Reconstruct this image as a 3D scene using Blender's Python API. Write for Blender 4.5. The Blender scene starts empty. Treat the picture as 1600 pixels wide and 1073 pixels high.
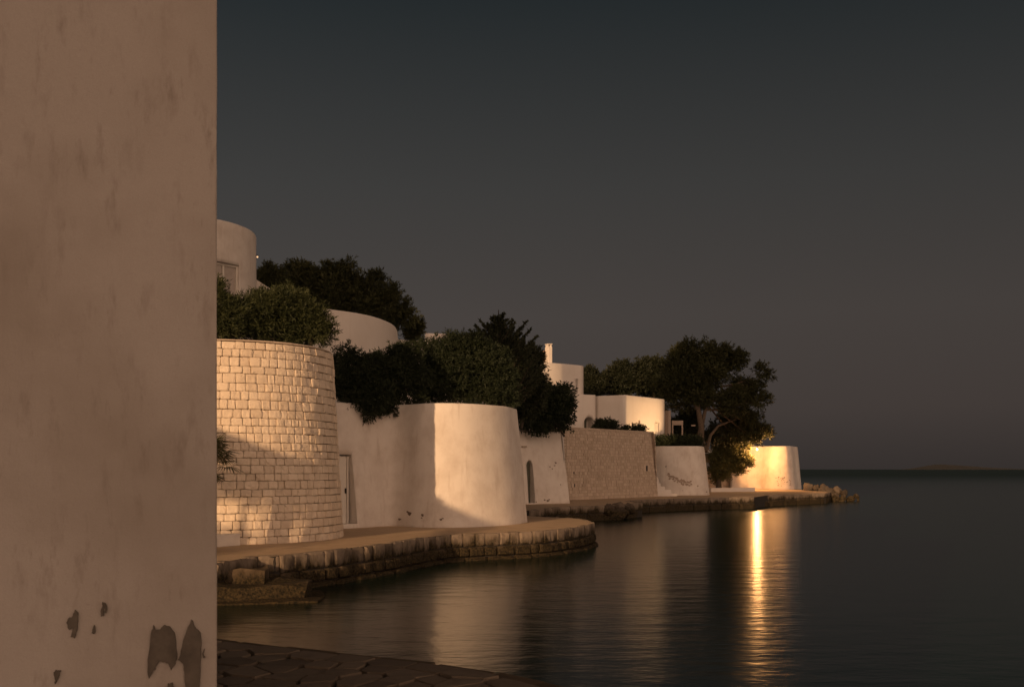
import bpy, bmesh, math, random
import numpy as np
from mathutils import Vector, Matrix, noise

R = math.radians
rnd = random.Random(7)
rng = np.random.default_rng(11)
C = bpy.context.scene.collection
S = bpy.context.scene

# ------------------------------------------------------------------ camera
F, H, V0, ZQ = 1556.0, 2.4, 733.0, 0.70       # focal length and horizon in photo pixels, eye height, quay height
cam = bpy.data.objects.new('camera', bpy.data.cameras.new('camera'))
C.objects.link(cam)
cam.location = (0, 0, H)
cam.rotation_euler = (R(90), 0, 0)
cam.data.sensor_width = 36
cam.data.lens = F / 1600 * 36
cam.data.shift_y = (V0 - 536.5) / 1600
cam.data.clip_start = 0.05
cam.data.clip_end = 60000
cam.data.dof.use_dof = True
cam.data.dof.focus_distance = 32
cam.data.dof.aperture_fstop = 8
S.camera = cam

# ------------------------------------------------------------------ light
SUN_AZ, SUN_EL = R(24.7), R(9.5)              # travel direction of the light: 26 deg right of the view axis
D = Vector((math.sin(SUN_AZ) * math.cos(SUN_EL), math.cos(SUN_AZ) * math.cos(SUN_EL), -math.sin(SUN_EL)))
world = bpy.data.worlds.new('World')
S.world = world
world.use_nodes = True
wn, wl = world.node_tree.nodes, world.node_tree.links
wn.clear()
w_out = wn.new('ShaderNodeOutputWorld')
w_bg = wn.new('ShaderNodeBackground')
w_sky = wn.new('ShaderNodeTexSky')
w_sky.sky_type = 'NISHITA'
w_sky.sun_disc = False
w_sky.sun_elevation = R(3.0)
w_sky.sun_rotation = math.atan2(-D.x, -D.y)
w_sky.dust_density = 3.0
w_bw = wn.new('ShaderNodeRGBToBW')
w_tint = wn.new('ShaderNodeMix'); w_tint.data_type = 'RGBA'; w_tint.blend_type = 'MULTIPLY'
w_tint.inputs['Factor'].default_value = 1.0
w_tint.inputs['B'].default_value = (1.0, 0.62, 0.42, 1)      # warm afterglow
w_k = wn.new('ShaderNodeVectorMath'); w_k.operation = 'SCALE'; w_k.inputs['Scale'].default_value = 1.0
w_tc = wn.new('ShaderNodeTexCoord')
w_sep = wn.new('ShaderNodeSeparateXYZ')
w_ramp = wn.new('ShaderNodeValToRGB')
cr = w_ramp.color_ramp
STOPS = [(0.0, (.038, .0310, .0285)), (0.06, (.0550, .0443, .0400)), (0.15, (.0575, .0497, .0457)), (0.27, (.0412, .0412, .0402)),
         (0.43, (.0150, .0205, .0230)), (1.0, (.010, .014, .017))]
while len(cr.elements) < len(STOPS):
    cr.elements.new(0.5)
for e, (p, c) in zip(cr.elements, STOPS):
    e.position = p; e.color = (*c, 1)
w_add = wn.new('ShaderNodeVectorMath'); w_add.operation = 'ADD'
wl.new(w_sky.outputs[0], w_bw.inputs[0])
wl.new(w_bw.outputs[0], w_tint.inputs['A'])
wl.new(w_tint.outputs['Result'], w_k.inputs[0])
wl.new(w_tc.outputs['Generated'], w_sep.inputs[0])
wl.new(w_sep.outputs['Z'], w_ramp.inputs[0])
w_rt = wn.new('ShaderNodeMapRange'); w_rt.inputs['From Min'].default_value = -.25; w_rt.inputs['From Max'].default_value = .6
w_rt.inputs['To Min'].default_value = 1.08; w_rt.inputs['To Max'].default_value = .88
w_sc = wn.new('ShaderNodeVectorMath'); w_sc.operation = 'SCALE'
wl.new(w_sep.outputs['X'], w_rt.inputs['Value']); wl.new(w_rt.outputs[0], w_sc.inputs['Scale'])
wl.new(w_ramp.outputs[0], w_sc.inputs[0]); wl.new(w_sc.outputs[0], w_add.inputs[0])
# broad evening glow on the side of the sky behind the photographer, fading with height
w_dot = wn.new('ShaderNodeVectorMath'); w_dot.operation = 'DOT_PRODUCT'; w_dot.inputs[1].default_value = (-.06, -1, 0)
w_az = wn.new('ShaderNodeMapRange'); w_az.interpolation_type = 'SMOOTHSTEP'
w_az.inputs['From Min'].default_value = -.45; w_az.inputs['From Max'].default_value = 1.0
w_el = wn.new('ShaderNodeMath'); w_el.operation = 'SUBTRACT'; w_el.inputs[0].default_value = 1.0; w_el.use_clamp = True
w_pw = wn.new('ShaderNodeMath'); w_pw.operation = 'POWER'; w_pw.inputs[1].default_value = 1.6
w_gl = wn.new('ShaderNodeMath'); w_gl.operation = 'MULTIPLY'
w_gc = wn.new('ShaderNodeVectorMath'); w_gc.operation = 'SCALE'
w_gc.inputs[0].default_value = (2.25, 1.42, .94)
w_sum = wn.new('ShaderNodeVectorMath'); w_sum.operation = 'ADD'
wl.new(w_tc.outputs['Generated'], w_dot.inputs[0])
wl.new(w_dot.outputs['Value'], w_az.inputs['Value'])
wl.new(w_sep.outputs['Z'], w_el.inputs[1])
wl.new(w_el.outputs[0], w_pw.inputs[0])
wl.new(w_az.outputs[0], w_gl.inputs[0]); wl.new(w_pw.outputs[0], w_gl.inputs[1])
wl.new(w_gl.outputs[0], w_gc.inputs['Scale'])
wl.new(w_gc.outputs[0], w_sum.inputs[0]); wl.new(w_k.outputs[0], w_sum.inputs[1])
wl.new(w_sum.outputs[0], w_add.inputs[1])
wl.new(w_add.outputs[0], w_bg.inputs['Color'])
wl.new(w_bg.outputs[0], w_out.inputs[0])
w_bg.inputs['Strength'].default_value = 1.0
w_k.inputs['Scale'].default_value = 0.002

sun = bpy.data.objects.new('sun', bpy.data.lights.new('sun', 'SUN'))
C.objects.link(sun)
sun.data.energy = 3.2
sun.data.angle = R(0.6)
sun.data.color = (1.0, 0.60, 0.30)
sun.rotation_euler = D.to_track_quat('-Z', 'Y').to_euler()

S.view_settings.view_transform = 'Standard'
S.view_settings.look = 'None'
S.view_settings.exposure = 0.0
S.view_settings.gamma = 1.0
S.view_settings.use_curve_mapping = False
S.cycles.use_denoising = True
S.cycles.max_bounces = 6
S.cycles.diffuse_bounces = 3
S.cycles.glossy_bounces = 3
S.cycles.sample_clamp_indirect = 4.0

# ------------------------------------------------------------------ helpers
def at(u, v, Y):
    """point at depth Y seen at photo pixel (u, v)"""
    return Vector(((u - 800) / F * Y, Y, H + (V0 - v) / F * Y))

def g(u, v, z=ZQ):
    """plan point of the ground (height z) seen at photo pixel (u, v)"""
    Y = F * (H - z) / (v - V0)
    return ((u - 800) / F * Y, Y)

def tag(o, label=None, cat=None, group=None, kind=None):
    if label: o['label'] = label
    if cat: o['category'] = cat
    if group: o['group'] = group
    if kind: o['kind'] = kind
    return o

def thing(name, loc, label, cat, group=None):
    o = bpy.data.objects.new(name, None)
    C.objects.link(o)
    o.location = loc
    o.empty_display_size = 0.2
    return tag(o, label, cat, group)

def link(name, me, m=None, parent=None, loc=None):
    """link mesh `me` (world coordinates) as one object; a child keeps its world place"""
    o = bpy.data.objects.new(name, me)
    C.objects.link(o)
    if m is not None and not me.materials:
        me.materials.append(m)
    if loc is not None: o.location = loc
    if parent is not None:
        o.parent = parent
        off = Vector((0, 0, 0)); q = parent
        while q is not None:
            off += Vector(q.location); q = q.parent
        o.location = Vector(o.location) - off
    return o

def smooth(me, on=True):
    me.polygons.foreach_set('use_smooth', [on] * len(me.polygons))

def mesh(name, verts, faces, sm=False):
    me = bpy.data.meshes.new(name)
    me.from_pydata([tuple(v) for v in verts], [], faces)
    me.update()
    if sm: smooth(me)
    return me

def catmull(pts, n=8):
    P = [Vector(p) for p in pts]
    out = []
    for i in range(len(P) - 1):
        p0 = P[max(i - 1, 0)]; p1 = P[i]; p2 = P[i + 1]; p3 = P[min(i + 2, len(P) - 1)]
        for k in range(n):
            t = k / n
            out.append(0.5 * ((2 * p1) + (p2 - p0) * t + (2 * p0 - 5 * p1 + 4 * p2 - p3) * t * t + (3 * p1 - p0 - 3 * p2 + p3) * t ** 3))
    out.append(P[-1])
    return [tuple(p) for p in out]

def area(r):
    return 0.5 * sum(a[0] * b[1] - b[0] * a[1] for a, b in zip(r, r[1:] + r[:1]))

def resample(r, ds, closed=True):
    r = [Vector(p[:2]) for p in r]
    out = []
    n = len(r)
    for i in range(n if closed else n - 1):
        a, b = r[i], r[(i + 1) % n]
        k = max(1, int(math.ceil((b - a).length / ds)))
        for j in range(k): out.append(a.lerp(b, j / k))
    if not closed: out.append(r[-1])
    return out

def round_corners(r, rad, closed=True):
    out = []
    n = len(r)
    for i in range(n):
        a, b, c = Vector(r[i - 1]), Vector(r[i]), Vector(r[(i + 1) % n])
        d1, d2 = (a - b), (c - b)
        k = min(rad, d1.length * .45, d2.length * .45)
        p, q = b + d1.normalized() * k, b + d2.normalized() * k
        for t in (0, .25, .5, .75, 1):
            out.append(tuple((p * (1 - t) ** 2 + b * 2 * t * (1 - t) + q * t * t)))
    return out

def loft_wall(name, ring, z0, z1, batter=0.25, ds=0.25, dz=0.3, amp=0.02, freq=0.8, lip=0.035, sm=True):
    """closed battered wall solid over a plan ring, hand-trowelled unevenness, softened top edge"""
    if area([tuple(p) for p in ring]) < 0: ring = ring[::-1]
    r = resample(ring, ds)
    n = len(r)
    nor = []
    for i in range(n):
        t = (r[(i + 1) % n] - r[i - 1])
        nor.append(Vector((t.y, -t.x)).normalized())
    nz = max(2, int((z1 - z0) / dz))
    zs = [z0 + (z1 - lip - z0) * k / nz for k in range(nz + 1)] + [z1 - lip * .3, z1]
    ins = [0] * (nz + 1) + [lip * .3, lip]
    V = []
    for k, z in enumerate(zs):
        f = (z - z0) / (z1 - z0)
        b = batter * f + ins[k]
        for i in range(n):
            p = r[i] - nor[i] * b
            a = amp * (noise.noise(Vector((p.x, p.y, z)) * freq) + .5 * noise.noise(Vector((p.x, p.y, z * .6)) * freq * 3.1))
            zz = z + (amp * 1.2 * noise.noise(Vector((p.x * .7, p.y * .7, 9))) if k >= nz else 0)
            V.append((p.x + nor[i].x * a, p.y + nor[i].y * a, zz))
    Fc = []
    for k in range(len(zs) - 1):
        for i in range(n):
            j = (i + 1) % n
            Fc.append((k * n + i, k * n + j, (k + 1) * n + j, (k + 1) * n + i))
    Fc.append(tuple(reversed(range(n))))
    Fc.append(tuple((len(zs) - 1) * n + i for i in range(n)))
    me = mesh(name, V, Fc)
    if sm:
        me.polygons.foreach_set('use_smooth', [len(p.vertices) == 4 for p in me.polygons])
    return me

def bm_box(bm, c, size, rot=None, bevel=0.0):
    r = bmesh.ops.create_cube(bm, size=1.0)
    M = Matrix.Translation(Vector(c)) @ (rot.to_4x4() if rot is not None else Matrix.Identity(4)) @ Matrix.Diagonal((*size, 1))
    bmesh.ops.transform(bm, matrix=M, verts=r['verts'])
    if bevel:
        es = list({e for v in r['verts'] for e in v.link_edges})
        bmesh.ops.bevel(bm, geom=es, offset=bevel, segments=2, affect='EDGES')

def bm_mesh(name, fn):
    bm = bmesh.new(); fn(bm)
    me = bpy.data.meshes.new(name)
    bm.normal_update(); bm.to_mesh(me); bm.free()
    return me

def box(name, c, size, m, parent=None, rz=0.0, bevel=0.01):
    rot = Matrix.Rotation(rz, 3, 'Z')
    return link(name, bm_mesh(name, lambda bm: bm_box(bm, c, size, rot, bevel)), m, parent)

def tube(name, pts, rads, seg=8, m=None, parent=None, wob=0.0):
    P = [Vector(p) for p in pts]
    V, Fc = [], []
    for i, p in enumerate(P):
        t = (P[min(i + 1, len(P) - 1)] - P[max(i - 1, 0)]).normalized()
        a = t.cross(Vector((0.31, 0.95, 0.05))).normalized(); b = t.cross(a)
        for k in range(seg):
            w = 2 * math.pi * k / seg
            rr = rads[i] * (1 + wob * noise.noise(Vector((p.x * 3 + k, p.y * 3, p.z * 3))))
            V.append(p + a * math.cos(w) * rr + b * math.sin(w) * rr)
    for i in range(len(P) - 1):
        for k in range(seg):
            j = (k + 1) % seg
            Fc.append((i * seg + k, i * seg + j, (i + 1) * seg + j, (i + 1) * seg + k))
    Fc.append(tuple(range(seg))); Fc.append(tuple((len(P) - 1) * seg + k for k in reversed(range(seg))))
    return V, Fc

def tubes_mesh(name, items, seg=7, wob=0.1):
    V, Fc = [], []
    for pts, rads in items:
        v, f = tube('', pts, rads, seg, wob=wob)
        o = len(V)
        V += v; Fc += [tuple(i + o for i in q) for q in f]
    return mesh(name, V, Fc, True)

def cut(o, cutters):
    """subtract cutter meshes (world coordinates, same space as o) from mesh object o"""
    tmp = []
    for me in cutters:
        c = bpy.data.objects.new('cutter', me); C.objects.link(c); tmp.append(c)
        c.matrix_world = Matrix.Identity(4)
        c.location = -(Vector((0, 0, 0))) 
        md = o.modifiers.new('cut', 'BOOLEAN'); md.operation = 'DIFFERENCE'; md.solver = 'EXACT'; md.object = c
    par, loc = o.parent, o.location.copy()
    o.parent = None; o.location = (0, 0, 0)
    bpy.context.view_layer.update()
    dg = bpy.context.evaluated_depsgraph_get()
    me = bpy.data.meshes.new_from_object(o.evaluated_get(dg))
    o.modifiers.clear(); o.data = me
    for c in tmp: bpy.data.objects.remove(c)
    o.parent = par; o.location = loc

def bool_shape(pts_xz, origin, rz, y0, y1):
    """prism: outline in local x,z; extends along local y from y0 to y1"""
    M = Matrix.Translation(origin) @ Matrix.Rotation(rz, 4, 'Z')
    n = len(pts_xz)
    V = [M @ Vector((x, y0, z)) for x, z in pts_xz] + [M @ Vector((x, y1, z)) for x, z in pts_xz]
    Fc = [tuple(range(n)), tuple(reversed(range(n, 2 * n)))] + [(i + n, (i + 1) % n + n, (i + 1) % n, i) for i in range(n)]
    me = mesh('cutter', V, Fc)
    bm = bmesh.new(); bm.from_mesh(me); bmesh.ops.recalc_face_normals(bm, faces=bm.faces); bm.to_mesh(me); bm.free()
    return me

# ------------------------------------------------------------------ materials
def nodes(name):
    m = bpy.data.materials.new(name); m.use_nodes = True
    nt = m.node_tree
    return m, nt, nt.nodes['Principled BSDF']

def N(nt, t, **kw):
    n = nt.nodes.new(t)
    for k, v in kw.items(): setattr(n, k, v)
    return n

def noise_tex(nt, vec, scale, detail=4, rough=.6):
    n = N(nt, 'ShaderNodeTexNoise')
    n.inputs['Scale'].default_value = scale; n.inputs['Detail'].default_value = detail; n.inputs['Roughness'].default_value = rough
    nt.links.new(vec, n.inputs['Vector'])
    return n.outputs['Fac']

def mapped(nt, scale, src='pos'):
    mp = N(nt, 'ShaderNodeMapping'); mp.inputs['Scale'].default_value = scale
    if src == 'pos':
        s = N(nt, 'ShaderNodeNewGeometry').outputs['Position']
    else:
        s = N(nt, 'ShaderNodeTexCoord').outputs[src]
    nt.links.new(s, mp.inputs['Vector'])
    return mp.outputs[0]

def ramp(nt, fac, a, b, ca=0.0, cb=1.0):
    r = N(nt, 'ShaderNodeMapRange'); r.inputs['From Min'].default_value = a; r.inputs['From Max'].default_value = b
    r.inputs['To Min'].default_value = ca; r.inputs['To Max'].default_value = cb
    nt.links.new(fac, r.inputs['Value'])
    return r.outputs[0]

def mix(nt, fac, a, b):
    x = N(nt, 'ShaderNodeMix'); x.data_type = 'RGBA'
    if isinstance(fac, (int, float)): x.inputs['Factor'].default_value = fac
    else: nt.links.new(fac, x.inputs['Factor'])
    for k, c in (('A', a), ('B', b)):
        if isinstance(c, tuple): x.inputs[k].default_value = (*c, 1)
        else: nt.links.new(c, x.inputs[k])
    return x.outputs['Result']

def math2(nt, op, a, b):
    x = N(nt, 'ShaderNodeMath', operation=op)
    for i, c in enumerate((a, b)):
        if isinstance(c, (int, float)): x.inputs[i].default_value = c
        else: nt.links.new(c, x.inputs[i])
    return x.outputs[0]

def bump(nt, bsdf, h, strength, dist, prev=None):
    b = N(nt, 'ShaderNodeBump'); b.inputs['Strength'].default_value = strength; b.inputs['Distance'].default_value = dist
    nt.links.new(h, b.inputs['Height'])
    if prev is not None: nt.links.new(prev, b.inputs['Normal'])
    nt.links.new(b.outputs[0], bsdf.inputs['Normal'])
    return b.outputs[0]

def plaster(name, col, stain, dirt=.5, sc=1.0, bs=.35):
    m, nt, b = nodes(name)
    p = mapped(nt, (1, 1, 1))
    st = mapped(nt, (5 * sc, 5 * sc, .8 * sc))
    n1 = noise_tex(nt, p, 1.3 * sc, 6, .65)
    n2 = noise_tex(nt, st, 1.0, 5, .6)
    n3 = noise_tex(nt, p, 9 * sc, 6, .7)
    c = mix(nt, ramp(nt, n1, .42, .72, 0, .55 * dirt), col, stain)
    c = mix(nt, ramp(nt, n2, .55, .75, 0, .5 * dirt), c, stain)
    c = mix(nt, ramp(nt, n3, .62, .8, 0, .5 * dirt), c, tuple(x * .5 for x in stain))
    nt.links.new(c, b.inputs['Base Color'])
    b.inputs['Roughness'].default_value = .92; b.inputs['Specular IOR Level'].default_value = .15
    q = bump(nt, b, n3, bs, .02)
    bump(nt, b, noise_tex(nt, p, 60 * sc, 3, .6), bs * .5, .004, q)
    return m

def simple(name, col, rough=.7, emit=None, es=0.0, metal=0.0, var=.25, sc=6):
    m, nt, b = nodes(name)
    p = mapped(nt, (1, 1, 1))
    n = noise_tex(nt, p, sc, 4)
    nt.links.new(mix(nt, ramp(nt, n, .3, .7), tuple(x * (1 - var) for x in col), tuple(min(1, x * (1 + var * .5)) for x in col)), b.inputs['Base Color'])
    b.inputs['Roughness'].default_value = rough; b.inputs['Metallic'].default_value = metal
    if emit:
        b.inputs['Emission Color'].default_value = (*emit, 1); b.inputs['Emission Strength'].default_value = es
    return m

def stone(name, c1, c2, c3, bs=.6, sc=1.0, tide=None):
    m, nt, b = nodes(name)
    p = mapped(nt, (1, 1, 1))
    oi = N(nt, 'ShaderNodeObjectInfo')
    isl = N(nt, 'ShaderNodeNewGeometry').outputs['Random Per Island']
    rr = math2(nt, 'FRACT', math2(nt, 'ADD', oi.outputs['Random'], isl), 0)
    n1 = noise_tex(nt, p, 3 * sc, 5, .65); n2 = noise_tex(nt, p, 14 * sc, 7, .72); n3 = noise_tex(nt, p, 1.1 * sc, 4, .6)
    c = mix(nt, rr, c1, c2)
    c = mix(nt, ramp(nt, n1, .5, .75, 0, .42), c, c3)
    c = mix(nt, ramp(nt, n2, .58, .78, 0, .55), c, tuple(x * .45 for x in c3))
    if tide:                                   # weed and tide stains that rise unevenly from the waterline
        z = N(nt, 'ShaderNodeSeparateXYZ'); nt.links.new(N(nt, 'ShaderNodeNewGeometry').outputs['Position'], z.inputs[0])
        vs = mapped(nt, (2.6, 2.6, 1.3))
        k = math2(nt, 'SUBTRACT', z.outputs['Z'], math2(nt, 'MULTIPLY', noise_tex(nt, vs, 1.0, 6, .68), tide[2]))
        c = mix(nt, ramp(nt, k, tide[0], tide[1], 1, 0), c, mix(nt, ramp(nt, n2, .4, .62), (.012, .011, .008), (.075, .055, .028)))
    nt.links.new(c, b.inputs['Base Color'])
    b.inputs['Roughness'].default_value = .9; b.inputs['Specular IOR Level'].default_value = .2
    q = bump(nt, b, n2, bs, .03)
    bump(nt, b, noise_tex(nt, p, 45 * sc, 4, .7), bs * .6, .008, q)
    return m

def leaf(name, c1, c2, trans=.12):
    m, nt, b = nodes(name)
    a = N(nt, 'ShaderNodeAttribute'); a.attribute_name = 'var'
    nt.links.new(mix(nt, a.outputs['Fac'], c1, c2), b.inputs['Base Color'])
    b.inputs['Roughness'].default_value = .62; b.inputs['Specular IOR Level'].default_value = .3
    t = N(nt, 'ShaderNodeBsdfTranslucent'); nt.links.new(mix(nt, a.outputs['Fac'], c1, c2), t.inputs['Color'])
    mx = N(nt, 'ShaderNodeMixShader'); mx.inputs[0].default_value = trans
    nt.links.new(b.outputs[0], mx.inputs[1]); nt.links.new(t.outputs[0], mx.inputs[2])
    nt.links.new(mx.outputs[0], nt.nodes['Material Output'].inputs[0])
    return m

M = {}
def near_plaster():
    m, nt, b = nodes('near_plaster')
    p = mapped(nt, (1, 1, 1)); st = mapped(nt, (16, 16, 4.5)); st2 = mapped(nt, (38, 38, 7))
    lo = noise_tex(nt, p, .9, 4, .6); mid = noise_tex(nt, p, 3.2, 5, .6); hi = noise_tex(nt, p, 30, 6, .7)
    s1 = noise_tex(nt, st, 1.0, 6, .66); s2 = noise_tex(nt, st2, 1.0, 4, .6)
    c = mix(nt, ramp(nt, lo, .40, .62), (.425, .385, .355), (.335, .295, .262))
    gate = ramp(nt, mid, .38, .58)
    c = mix(nt, math2(nt, 'MULTIPLY', ramp(nt, s1, .53, .72, 0, .62), gate), c, (.215, .175, .148))
    c = mix(nt, math2(nt, 'MULTIPLY', ramp(nt, s2, .60, .74, 0, .55), ramp(nt, mid, .5, .66)), c, (.16, .125, .10))
    c = mix(nt, ramp(nt, hi, .66, .78, 0, .5), c, (.2, .165, .14))
    c = mix(nt, ramp(nt, noise_tex(nt, p, 210, 2, .5), .3, .7, 0, .22), c, (.27, .23, .2))
    nt.links.new(c, b.inputs['Base Color'])
    b.inputs['Roughness'].default_value = .93; b.inputs['Specular IOR Level'].default_value = .12
    q = bump(nt, b, mid, .5, .03)
    q = bump(nt, b, s1, .35, .006, q)
    bump(nt, b, noise_tex(nt, p, 150, 4, .7), .45, .0025, q)
    return m
M['near_plaster'] = near_plaster()
M['peel'] = simple('bare_render', (.105, .088, .072), .95, sc=14, var=.4)
M['white'] = plaster('white_plaster', (.74, .69, .64), (.42, .34, .28), .75, 1.0, .35)
M['white_far'] = plaster('white_plaster_far', (.74, .69, .64), (.50, .42, .35), .4, .6, .2)
M['stone'] = stone('cream_stone', (.84, .72, .585), (.69, .58, .465), (.56, .455, .35), .9)
M['stone_wall'] = stone('wall_stone', (.60, .50, .41), (.48, .39, .31), (.34, .27, .21), .5, .6)
M['mortar'] = simple('mortar', (.46, .38, .30), .95, sc=8)
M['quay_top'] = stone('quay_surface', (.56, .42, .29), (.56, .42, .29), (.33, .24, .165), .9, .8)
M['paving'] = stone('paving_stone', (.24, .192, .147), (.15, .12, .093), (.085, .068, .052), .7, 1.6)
M['joint'] = simple('joint_dirt', (.035, .03, .025), .95, sc=9)
M['block'] = stone('quay_block', (.29, .235, .185), (.20, .16, .125), (.10, .08, .06), .8, 1.3, tide=(-.06, .20, .92))
M['block_low'] = stone('tide_block', (.15, .112, .076), (.10, .077, .052), (.05, .039, .026), .9, 1.6, tide=(-.1, .15, .8))
M['rock'] = stone('shore_rock', (.15, .12, .095), (.05, .04, .032), (.04, .032, .025), .9, .7, tide=(.0, .3, .7))
M['earth'] = simple('earth', (.06, .05, .035), .95, sc=2)
M['door_white'] = simple('white_door_paint', (.70, .66, .60), .5, var=.06)
M['door_green'] = simple('green_door_paint', (.10, .105, .075), .6, var=.2)
M['dark'] = simple('dark_hollow', (.02, .017, .014), .9)
M['metal'] = simple('dark_metal', (.05, .045, .04), .5, metal=.6)
M['pane'] = simple('curtained_pane', (.42, .37, .33), .25, var=.12)
M['wood'] = simple('dark_wood', (.045, .033, .025), .8, sc=10)
M['bark'] = simple('bark', (.105, .075, .052), .95, sc=12, var=.5)
M['bark_dark'] = simple('dark_bark', (.07, .055, .04), .95, sc=12, var=.5)
M['brick'] = simple('chimney_brick', (.22, .14, .1), .9, sc=8)
M['faint_stain'] = simple('faint_stain', (.40, .32, .26), .95, sc=20, var=.3)
M['stain'] = simple('lichen_stain', (.2, .15, .115), .95, sc=20, var=.5)
M['glow'] = simple('lamp_glass', (.8, .7, .5), .4, emit=(1.0, .62, .3), es=7)
M['glow_small'] = simple('small_lamp_glass', (.8, .7, .5), .4, emit=(1.0, .6, .32), es=.9)
M['oleander'] = leaf('oleander_leaf', (.018, .027, .011), (.072, .082, .032))
M['bush_leaf'] = leaf('bush_leaf', (.045, .052, .02), (.12, .118, .046))
M['laurel'] = leaf('dark_shrub_leaf', (.012, .020, .010), (.036, .047, .022))
M['pine'] = leaf('pine_needles', (.020, .027, .011), (.062, .064, .024))
M['conifer'] = leaf('conifer_needles', (.020, .027, .015), (.045, .052, .026), .05)
M['far_leaf'] = leaf('far_tree_leaf', (.014, .020, .010), (.034, .038, .019))
M['palm'] = leaf('palm_leaf', (.045, .055, .02), (.12, .11, .04))
M['dry'] = leaf('dry_palm_leaf', (.16, .11, .06), (.26, .18, .1))

def water_mat():
    m, nt, b = nodes('sea_water')
    b.inputs['Base Color'].default_value = (.004, .018, .013, 1)
    b.inputs['IOR'].default_value = 1.33
    b.inputs['Specular IOR Level'].default_value = .42
    # sheltered cove nearly smooth, open sea rougher
    z = N(nt, 'ShaderNodeSeparateXYZ'); nt.links.new(N(nt, 'ShaderNodeNewGeometry').outputs['Position'], z.inputs[0])
    far = N(nt, 'ShaderNodeMapRange'); far.interpolation_type = 'SMOOTHSTEP'
    far.inputs['From Min'].default_value = 70; far.inputs['From Max'].default_value = 420
    far.inputs['To Min'].default_value = .19; far.inputs['To Max'].default_value = .46
    nt.links.new(z.outputs['Y'], far.inputs['Value']); nt.links.new(far.outputs[0], b.inputs['Roughness'])
    a = noise_tex(nt, mapped(nt, (.8, 1.7, 1)), 1.0, 4, .55)
    c = noise_tex(nt, mapped(nt, (2.4, 6.5, 1)), 1.0, 3, .55)
    q = bump(nt, b, a, .30, .06)
    q = bump(nt, b, c, .30, .014, q)
    bump(nt, b, noise_tex(nt, mapped(nt, (7, 9, 1)), 1.0, 2, .5), .3, .008, q)
    return m
M['water'] = water_mat()

# ------------------------------------------------------------------ setting: sea, island, ground
sea = link('sea', mesh('sea', [(-30000, -30000, 0), (30000, -30000, 0), (30000, 30000, 0), (-30000, 30000, 0)], [(0, 1, 2, 3)]), M['water'])
tag(sea, kind='structure')

def island():
    V, Fc = [], []
    prof = [(1405, 0), (1425, 1.2), (1440, 4.5), (1455, 7.2), (1468, 8.3), (1482, 7.6), (1500, 6.6), (1520, 5.2), (1545, 3.3), (1575, 1.8), (1610, 0)]
    prof = catmull([(u, h, 0) for u, h in prof], 5)
    Y = 9000.0
    for u, h, _ in prof:
        x = (u - 800) / F * Y; z = max(0, h) * Y / F
        jitter = 3 * noise.noise(Vector((u * .21, 1, 2)))
        V += [(x, Y - 260, -1), (x, Y - 120, max(0, z * .6 + jitter)), (x, Y, max(0, z + jitter)), (x, Y + 200, max(0, z * .5)), (x, Y + 300, -1)]
    for i in range(len(prof) - 1):
        for k in range(4):
            Fc.append((i * 5 + k, i * 5 + 5 + k, i * 5 + 6 + k, i * 5 + 1 + k))
    return link('island', mesh('island', V, Fc, True), simple('far_island', (.024, .026, .03), .95, sc=.01))
tag(island(), kind='structure')

def slab(name, ring, z, m, depth=2.2):
    if area(ring) < 0: ring = ring[::-1]
    n = len(ring)
    V = [(x, y, z) for x, y in ring] + [(x, y, z - depth) for x, y in ring]
    Fc = [tuple(range(n))] + [(i, i + n, (i + 1) % n + n, (i + 1) % n) for i in range(n)]
    me = mesh(name, V, Fc)
    bm = bmesh.new(); bm.from_mesh(me); bmesh.ops.triangulate(bm, faces=[f for f in bm.faces if len(f.verts) > 4])
    bm.to_mesh(me); bm.free()
    me.materials.append(m); me.materials.append(M['joint'])
    for f in me.polygons: f.material_index = 0 if f.normal.z > .5 else 1
    return tag(link(name, me), kind='structure')

# near quay the photographer stands on
NEAR_EDGE = catmull([(-6.6, 12.3), g(335, 998), g(500, 1018), g(667, 1035), g(775, 1053), g(860, 1073), (1.6, 6.4), (3.0, 4.2), (4.2, 1.0), (5.0, -6)], 6)
near_ring = [(p[0], p[1]) for p in NEAR_EDGE] + [(5.0, -45), (-60, -45), (-60, 17.5), (-8.2, 17.5), (-8.0, 14.5)]
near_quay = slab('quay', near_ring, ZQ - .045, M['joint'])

# quay of the stone tower and the first white bastion
E1 = [g(335, 880), g(394, 869.5), g(430, 868.3), g(463, 865), g(516, 860), g(544, 856), g(573, 853), g(610, 848), g(656, 840.5), g(680, 837.3), g(691, 836)]
E2 = catmull([g(691, 836), g(720, 834), g(780, 832), g(840, 829.5), g(880, 826), g(910, 821.5), g(922, 818), g(925, 815.5), (2.3, 34.4), (1.2, 35.6)], 5)
tower_quay = slab('quay', [(-8.2, 17.51), (-7.0, 17.7)] + E1 + [(p[0], p[1]) for p in E2[1:]] + [(-.5, 38), (-12, 38), (-60, 38), (-60, 17.51)], ZQ, M['quay_top'])

# quay farther along the shore, with the long stone wall and the pine
E3 = [(-2, 43.2), g(826, 797.5), g(866, 792), g(888, 791), g(946, 789), (6.6, 50.5), g(976, 782.5), g(994, 781), g(1061, 778.6), g(1129, 777), g(1178, 776.2)]
E4 = [(16.9, 65.5), g(1230, 772.5), g(1290, 770.5), (24.2, 75.5), (23.6, 79), (24.5, 92), (14, 100)]
far_quay = slab('quay', E3 + E4 + [(-60, 100), (-60, 43.2)], ZQ, M['quay_top'])
ledge = slab('shore_ledge', [(-3, 38.01), (1.3, 36.5), (2.6, 38.5), (3.2, 41.5), (2.9, 44), (-3, 43.1)], .24, M['block_low'])

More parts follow.
